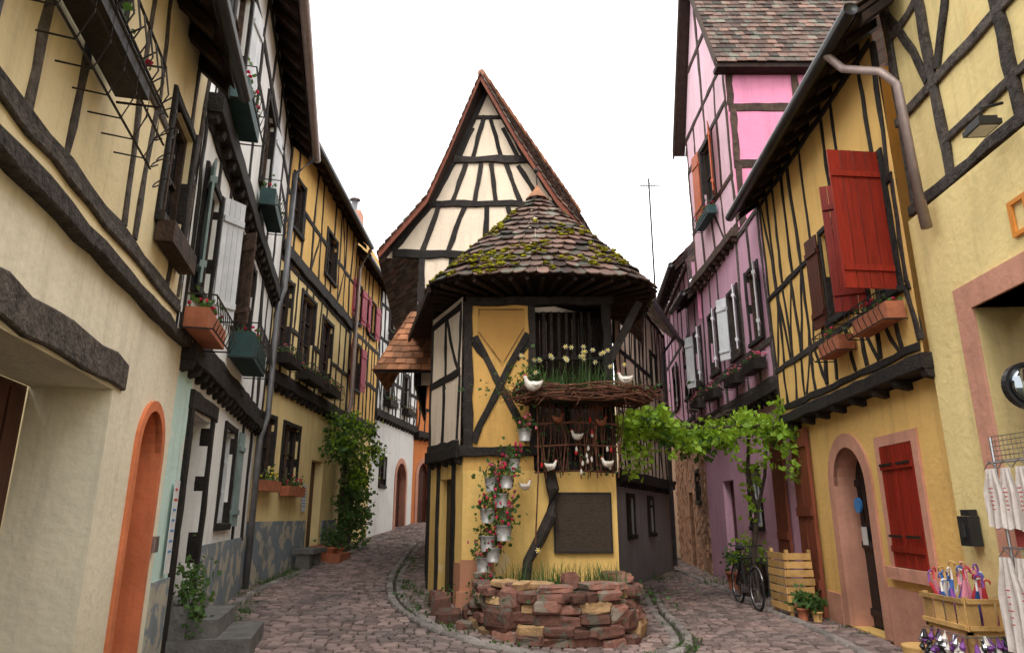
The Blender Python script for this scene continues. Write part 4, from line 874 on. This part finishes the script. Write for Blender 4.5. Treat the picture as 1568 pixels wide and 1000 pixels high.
for k in range(7): 
    pts=[V(-3.4,7.7,.1),V(-3.4+U(-.1,.1),7.7+U(-.1,.1),.5),V(-3.35+U(-.15,.15),7.7+U(-.15,.15),U(.6,1.0))]; sp.p('stems_tube','bark').tube(pts,[.012,.008,.004],5)
    sp.p('leaves','leaf_mid').leaves(pts[2],(.1,.1,.25),40,.07); sp.p('leaves','leaf_mid').leaves(pts[1],(.1,.1,.2),25,.07)
sp.done()

# ================================================================ STREET OBJECTS
bi=House('bicycle',(4.1,12.7,.1)); bx=4.08; oy=-.42
zg=gz(bx,13)+.02; r=.33
def wheel(cy,cx):
    n=28; ring=[V(cx,cy+r*math.cos(2*math.pi*i/n),zg+r+r*math.sin(2*math.pi*i/n)) for i in range(n+1)]
    bi.p('tyre','rubber').tube(ring,.02,8,cap=False); r2=r-.03; bi.p('tyre_rim','steel').tube([V(cx,cy+r2*math.cos(2*math.pi*i/n),zg+r+r2*math.sin(2*math.pi*i/n)) for i in range(n+1)],.009,6,cap=False)
    for i in range(14): a=2*math.pi*i/14; bi.p('spokes','steel').tube([V(cx,cy,zg+r),V(cx,cy+r2*math.cos(a),zg+r+r2*math.sin(a))],.002,3)
    bi.p('hub_tube','steel').tube([V(cx-.05,cy,zg+r),V(cx+.05,cy,zg+r)],.02,8)
ya,yb=12.55+oy,13.62+oy; wheel(ya,bx); wheel(yb,bx+.03)
fr=bi.p('frame_tube','black_plastic')
def By(x,y,z): return V(bx+x,y+oy,zg+z)
seat=By(0,13.22,.78); bb=By(0,13.12,.29); hd=By(0,12.72,.82); hl=By(0,12.68,.7)
for a,b in ((bb,seat),(seat,hd),(bb,hl),(bb,V(bx,yb,zg+r)),(seat,V(bx,yb,zg+r)),(hl,V(bx,ya,zg+r)),(hd,hl)): fr.tube([a,b],.018,8)
fr.tube([seat,By(0,13.25,.92)],.013,8); bi.p('saddle','rubber').blob(By(0,13.27,.95),.08,.14,.035,.02,10,6)
fr.tube([hd,By(0,12.73,1.0)],.013,8); fr.tube([By(-.28,12.9,1.0),By(-.2,12.74,1.02),By(0,12.72,1.0),By(.2,12.74,1.02),By(.28,12.9,1.0)],.012,8)
n=16; bi.p('mudguard_tube','steel').tube([V(bx,ya+.36*math.cos(.3+2.4*i/n),zg+r+.36*math.sin(.3+2.4*i/n)) for i in range(n+1)],.014,6); bi.p('crank_tube','steel').tube([bb+V(-.06,0,0),bb+V(.06,0,0)],.07,12)
fr.tube([bb+V(-.08,0,0),bb+V(-.08,.1,-.14)],.01,6); bi.p('pedal','rubber').box(bx-.14,bx-.07,13.19+oy,13.27+oy,zg+.14,zg+.17)
bi.done()
cr=House('slatted_wood_crate',(4.35,11.5,.1)); zc=gz(4.3,11.5)
for k in range(7):
    cr.p('slats','crate_wood').box(4.28,4.7+U(-.02,.02),11.28,11.3,zc+.12+k*.125,zc+.12+k*.125+.1); cr.p('slats','crate_wood').box(4.26,4.28,11.3,12.0+U(-.02,.02),zc+.12+k*.125,zc+.12+k*.125+.1)
for x,y in ((4.3,11.31),(4.65,11.31),(4.3,11.96)): cr.p('posts','crate_wood').box(x-.0,x+.05,y,y+.05,zc,zc+1.02)
cr.done()
def tpot(name,x,y,s,leaf='leaf_mid',mat='terracotta'):
    P_=House(name,(x,y,0)); z=gz(x,y)+.02; P_.p('pot_body',mat).tube([V(x,y,z),V(x,y,z+.24*s),V(x,y,z+.25*s),V(x,y,z+.29*s),V(x,y,z+.292*s)],[.11*s,.15*s,.17*s,.17*s,.13*s],14); P_.p('leaves',leaf).leaves((x,y,z+.48*s),(.22*s,.22*s,.24*s),140,.09); P_.done()
tpot('potted_plant',4.4,11.1,.6); tpot('potted_plant',4.55,10.95,.5,mat='crate_wood'); tpot('potted_plant',4.7,14.6,1.3,'leaf_dark'); tpot('potted_plant',4.75,15.4,1.2,'leaf_mid'); tpot('potted_plant',-4.3,16.8,1.1); tpot('potted_plant',-4.2,17.3,.9,'leaf_dark')
ba=House('barrel_planter',(4.7,14.2,0)); z=gz(4.7,14.2); ba.p('pot_barrel','timber_brown').tube([V(4.72,14.2,z),V(4.72,14.2,z+.3),V(4.72,14.2,z+.6),V(4.72,14.2,z+.62)],[.22,.27,.23,.19],16); ba.p('hoops_tube','iron').tube([V(4.72,14.2,z+.15),V(4.72,14.2,z+.19)],.262,16); ba.p('leaves','leaf_bright').leaves((4.72,14.2,z+.85),(.35,.35,.35),200,.09); ba.done()
bn=House('stone_bench',(-4.3,15.8,0)); z=gz(-4.3,15.8); bn.p('slab','step_stone').box(-4.65,-4.2,15.2,16.3,z+.32,z+.42); bn.p('feet','step_stone').box(-4.6,-4.3,15.3,15.5,z-.05,z+.32); bn.p('feet','step_stone').box(-4.6,-4.3,16.0,16.2,z-.05,z+.32); bn.done()
sb=House('stone_doorstep',(-4.3,17.2,0)); z=gz(-4.3,17); sb.p('step_lower','terracotta').box(-4.7,-3.95,16.5,17.6,z-.05,z+.18); sb.p('step_upper','terracotta').box(-4.7,-4.3,16.55,17.55,z+.18,z+.36); sb.done()
uc=House('umbrella_crate_stand',(4.2,7.0,0)); x0,x1,y0,y1=4.02,4.42,6.5,7.15; zt=.62; 
tb=uc.p('table_legs','crate_wood')
for x in (x0,x1-.04):
    for y in (y0,y1-.04): tb.box(x,x+.04,y,y+.04,0,zt+.28)
for k in range(4): uc.p('crate_slats','crate_wood').box(x0-.012,x0-.002,y0-.01+k*.165,y0+.12+k*.165,zt,zt+.27)
for k in range(3): uc.p('crate_slats','crate_wood').box(x0+k*.14,x0+.11+k*.14,y0-.012,y0-.002,zt,zt+.27)
for zz in (zt+.01,zt+.23): 
    uc.p('crate_rails','crate_wood').box(x0-.03,x0-.013,y0,y1,zz,zz+.04); uc.p('crate_rails','crate_wood').box(x0,x1,y0-.03,y0-.013,zz,zz+.04)
uc.p('crate_bottom','crate_wood').box(x0,x1,y0,y1,zt-.03,zt-.001)
cl=('umb_purple','umb_blue','umb_red','umb_pink','umb_white','umb_pink','crate_wood')
for k in range(34):
    x=U(x0+.04,x1-.04); y=U(y0+.04,y1-.04); m_=cl[k%7]; ln=U(.25,.46); tx,ty=U(-.12,.12),U(-.12,.12)
    uc.p('umbrella_cloth',m_).tube([V(x,y,zt),V(x+tx*.5,y+ty*.5,zt+ln*.6),V(x+tx,y+ty,zt+ln)],[.015,.032,.012],7)
    hh=V(x+tx,y+ty,zt+ln); a=U(0,6.28); uc.p('umbrella_handle_tube',cl[(k*3+1)%7]).tube([hh,hh+V(0,0,.08)]+[hh+V(.028*(1-math.cos(q))*math.cos(a),.028*(1-math.cos(q))*math.sin(a),.08+.028*math.sin(q)) for q in (.8,1.6,2.4,3.1,3.7)],.009,6)
for k in range(70):
    y=y0+U(0,.65); z=U(.12,.5); mm=('black_plastic','umb_white','umb_purple','black_plastic','steel')[k%5]; uc.p('hanging_keyrings',mm).tube([V(x0-.06,y,z+.1),V(x0-.06-U(0,.03),y,z+.03),V(x0-.07,y,z)],[.01,.028,.015],7)
    x=x0+U(0,.4); uc.p('hanging_keyrings',mm).tube([V(x,y0-.06,z+.1),V(x,y0-.06-U(0,.03),z+.03),V(x,y0-.07,z)],[.01,.028,.015],7)
for zz in (.25,.42,.58): uc.p('display_rail','steel').tube([V(x1,y0-.05,zz),V(x0-.05,y0-.05,zz),V(x0-.05,y1,zz)],.006,5)
uc.done()
ub=House('wicker_basket',(4.15,7.5,0)); z=gz(4.15,7.5); ub.p('tube_weave','crate_wood').tube([V(4.15,7.5,z),V(4.15,7.5,z+.28),V(4.15,7.5,z+.3),V(4.15,7.5,z+.302)],[.15,.2,.2,.17],16); ub.done()
ak=House('apron_display_rack',(4.1,5.8,0)); s=ak.p('wire_frame','steel')
xr=4.1; oy=-.45
for y in (5.5,5.9,6.35): s.tube([V(xr,y+oy,0),V(xr,y+oy,2.25)],.012,6)
for k in range(6): s.tube([V(xr,5.5+oy,2.05+k*.04),V(xr,6.35+oy,2.05+k*.04)],.004,5)
for k in range(18): s.tube([V(xr,5.5+oy+k*.05,2.05),V(xr,5.5+oy+k*.05,2.25)],.0035,4)
for zr_ in (1.35,2.03): s.tube([V(xr-.06,5.5+oy,zr_),V(xr-.06,6.35+oy,zr_)],.01,6)
def cloth(y,z0,z1,w,x):
    ap=ak.p('apron','cloth_white'); vs=[];fs=[]
    for j in range(13):
        for i in range(13):
            t=j/12; ww=w*(.5+.5*sst(t*2.2)); vs.append(V(x-.025*math.sin(i*1.5+j*.15+y*9)*(.3+t),y+ww*(i/12-.5),z1+(z0-z1)*t+.012*math.sin(i*.9+y*5)*t))
    for j in range(12):
        for i in range(12): fs.append((j*13+i,j*13+i+1,j*13+i+14,j*13+i+13))
    ap.add(vs,fs)
    pr=ak.p('apron_print','cloth_red')
    for k in range(6):
        zz=z1+(z0-z1)*(.35+.07*k); ww=w*U(.1,.22); pr.box(x-.036,x-.033,y-ww/2,y+ww/2,zz,zz+.009)
    s.tube([V(x,y-.08,z1),V(x,y,z1+.06),V(x,y+.08,z1)],.005,5)
for k,y in enumerate((5.65,5.8,5.95,6.1,6.25)): cloth(y+oy,1.5+U(-.03,.03),1.98,.24,xr-.06-.012*k); cloth(y+oy,.5+U(-.06,.06),1.28,.3,xr-.07-.012*k)
for y in (5.7,5.9,6.1): ak.p('red_bibs','cloth_red').box(xr-.03,xr-.02,y+oy,y+.12+oy,1.36,1.5)
ak.done()
for (P0,P1,u,z,w,hh) in (((-3.36,6.75),(-4.78,12.8),.3,1.5,.2,.9),((-4.78,12.8),(-4.75,19),3.05,2.0,.3,.6)):
    H_=House('poster_notice',(-4,10,0)); w_=Wall(H_,P0,P1,1); w_.box(H_.p('sheet','paper'),u,u+w,z-hh/2,z+hh/2,.032,.04)
    for k in range(7): w_.box(H_.p('print','comb_red' if k<2 else 'blue_sign'),u+.03,u+w-.03-U(0,.05),z+hh/2-.1-k*hh/9,z+hh/2-.08-k*hh/9,.04,.043)
    H_.done()

# ================================================================ LIGHT
el,az=math.radians(52),math.radians(200)
w=bpy.data.worlds.new('World'); bpy.context.scene.world=w; w.use_nodes=True; nt=w.node_tree; bg=nt.nodes['Background']
sk=nt.nodes.new('ShaderNodeTexSky'); sk.sky_type='NISHITA'; sk.sun_disc=False; sk.sun_elevation=el; sk.sun_rotation=az
tc=nt.nodes.new('ShaderNodeTexCoord'); ns=nt.nodes.new('ShaderNodeTexNoise'); ns.inputs['Scale'].default_value=1.5; nt.links.new(tc.outputs['Generated'],ns.inputs['Vector'])
cr_=nt.nodes.new('ShaderNodeValToRGB'); cr_.color_ramp.elements[0].color=(17,17,17,1); cr_.color_ramp.elements[1].color=(20,19.9,19.7,1); nt.links.new(ns.outputs[0],cr_.inputs[0])
mx=nt.nodes.new('ShaderNodeMixRGB'); mx.inputs[0].default_value=.95; nt.links.new(sk.outputs[0],mx.inputs[1]); nt.links.new(cr_.outputs[0],mx.inputs[2]); nt.links.new(mx.outputs[0],bg.inputs[0]); bg.inputs[1].default_value=.15
sl=bpy.data.lights.new('sun','SUN'); sl.energy=1.5; sl.angle=math.radians(20); sl.color=(1,.95,.88); so=bpy.data.objects.new('sun',sl); bpy.context.collection.objects.link(so)
dirv=V(math.sin(az)*math.cos(el),math.cos(az)*math.cos(el),math.sin(el)); so.rotation_euler=(-dirv).to_track_quat('-Z','Y').to_euler(); so.location=(0,0,30)
sc=bpy.context.scene; sc.view_settings.view_transform='Standard'; sc.view_settings.look='None'; sc.view_settings.exposure=0
cam=bpy.data.cameras.new('camera'); cam.lens=24; cam.sensor_width=36; cam.clip_end=1500; co=bpy.data.objects.new('camera',cam); bpy.context.collection.objects.link(co)
co.location=(0,0,1.6); co.rotation_euler=(math.radians(90+15.5),0,0); sc.camera=co
print('faces',sum(len(m.polygons) for m in bpy.data.meshes))
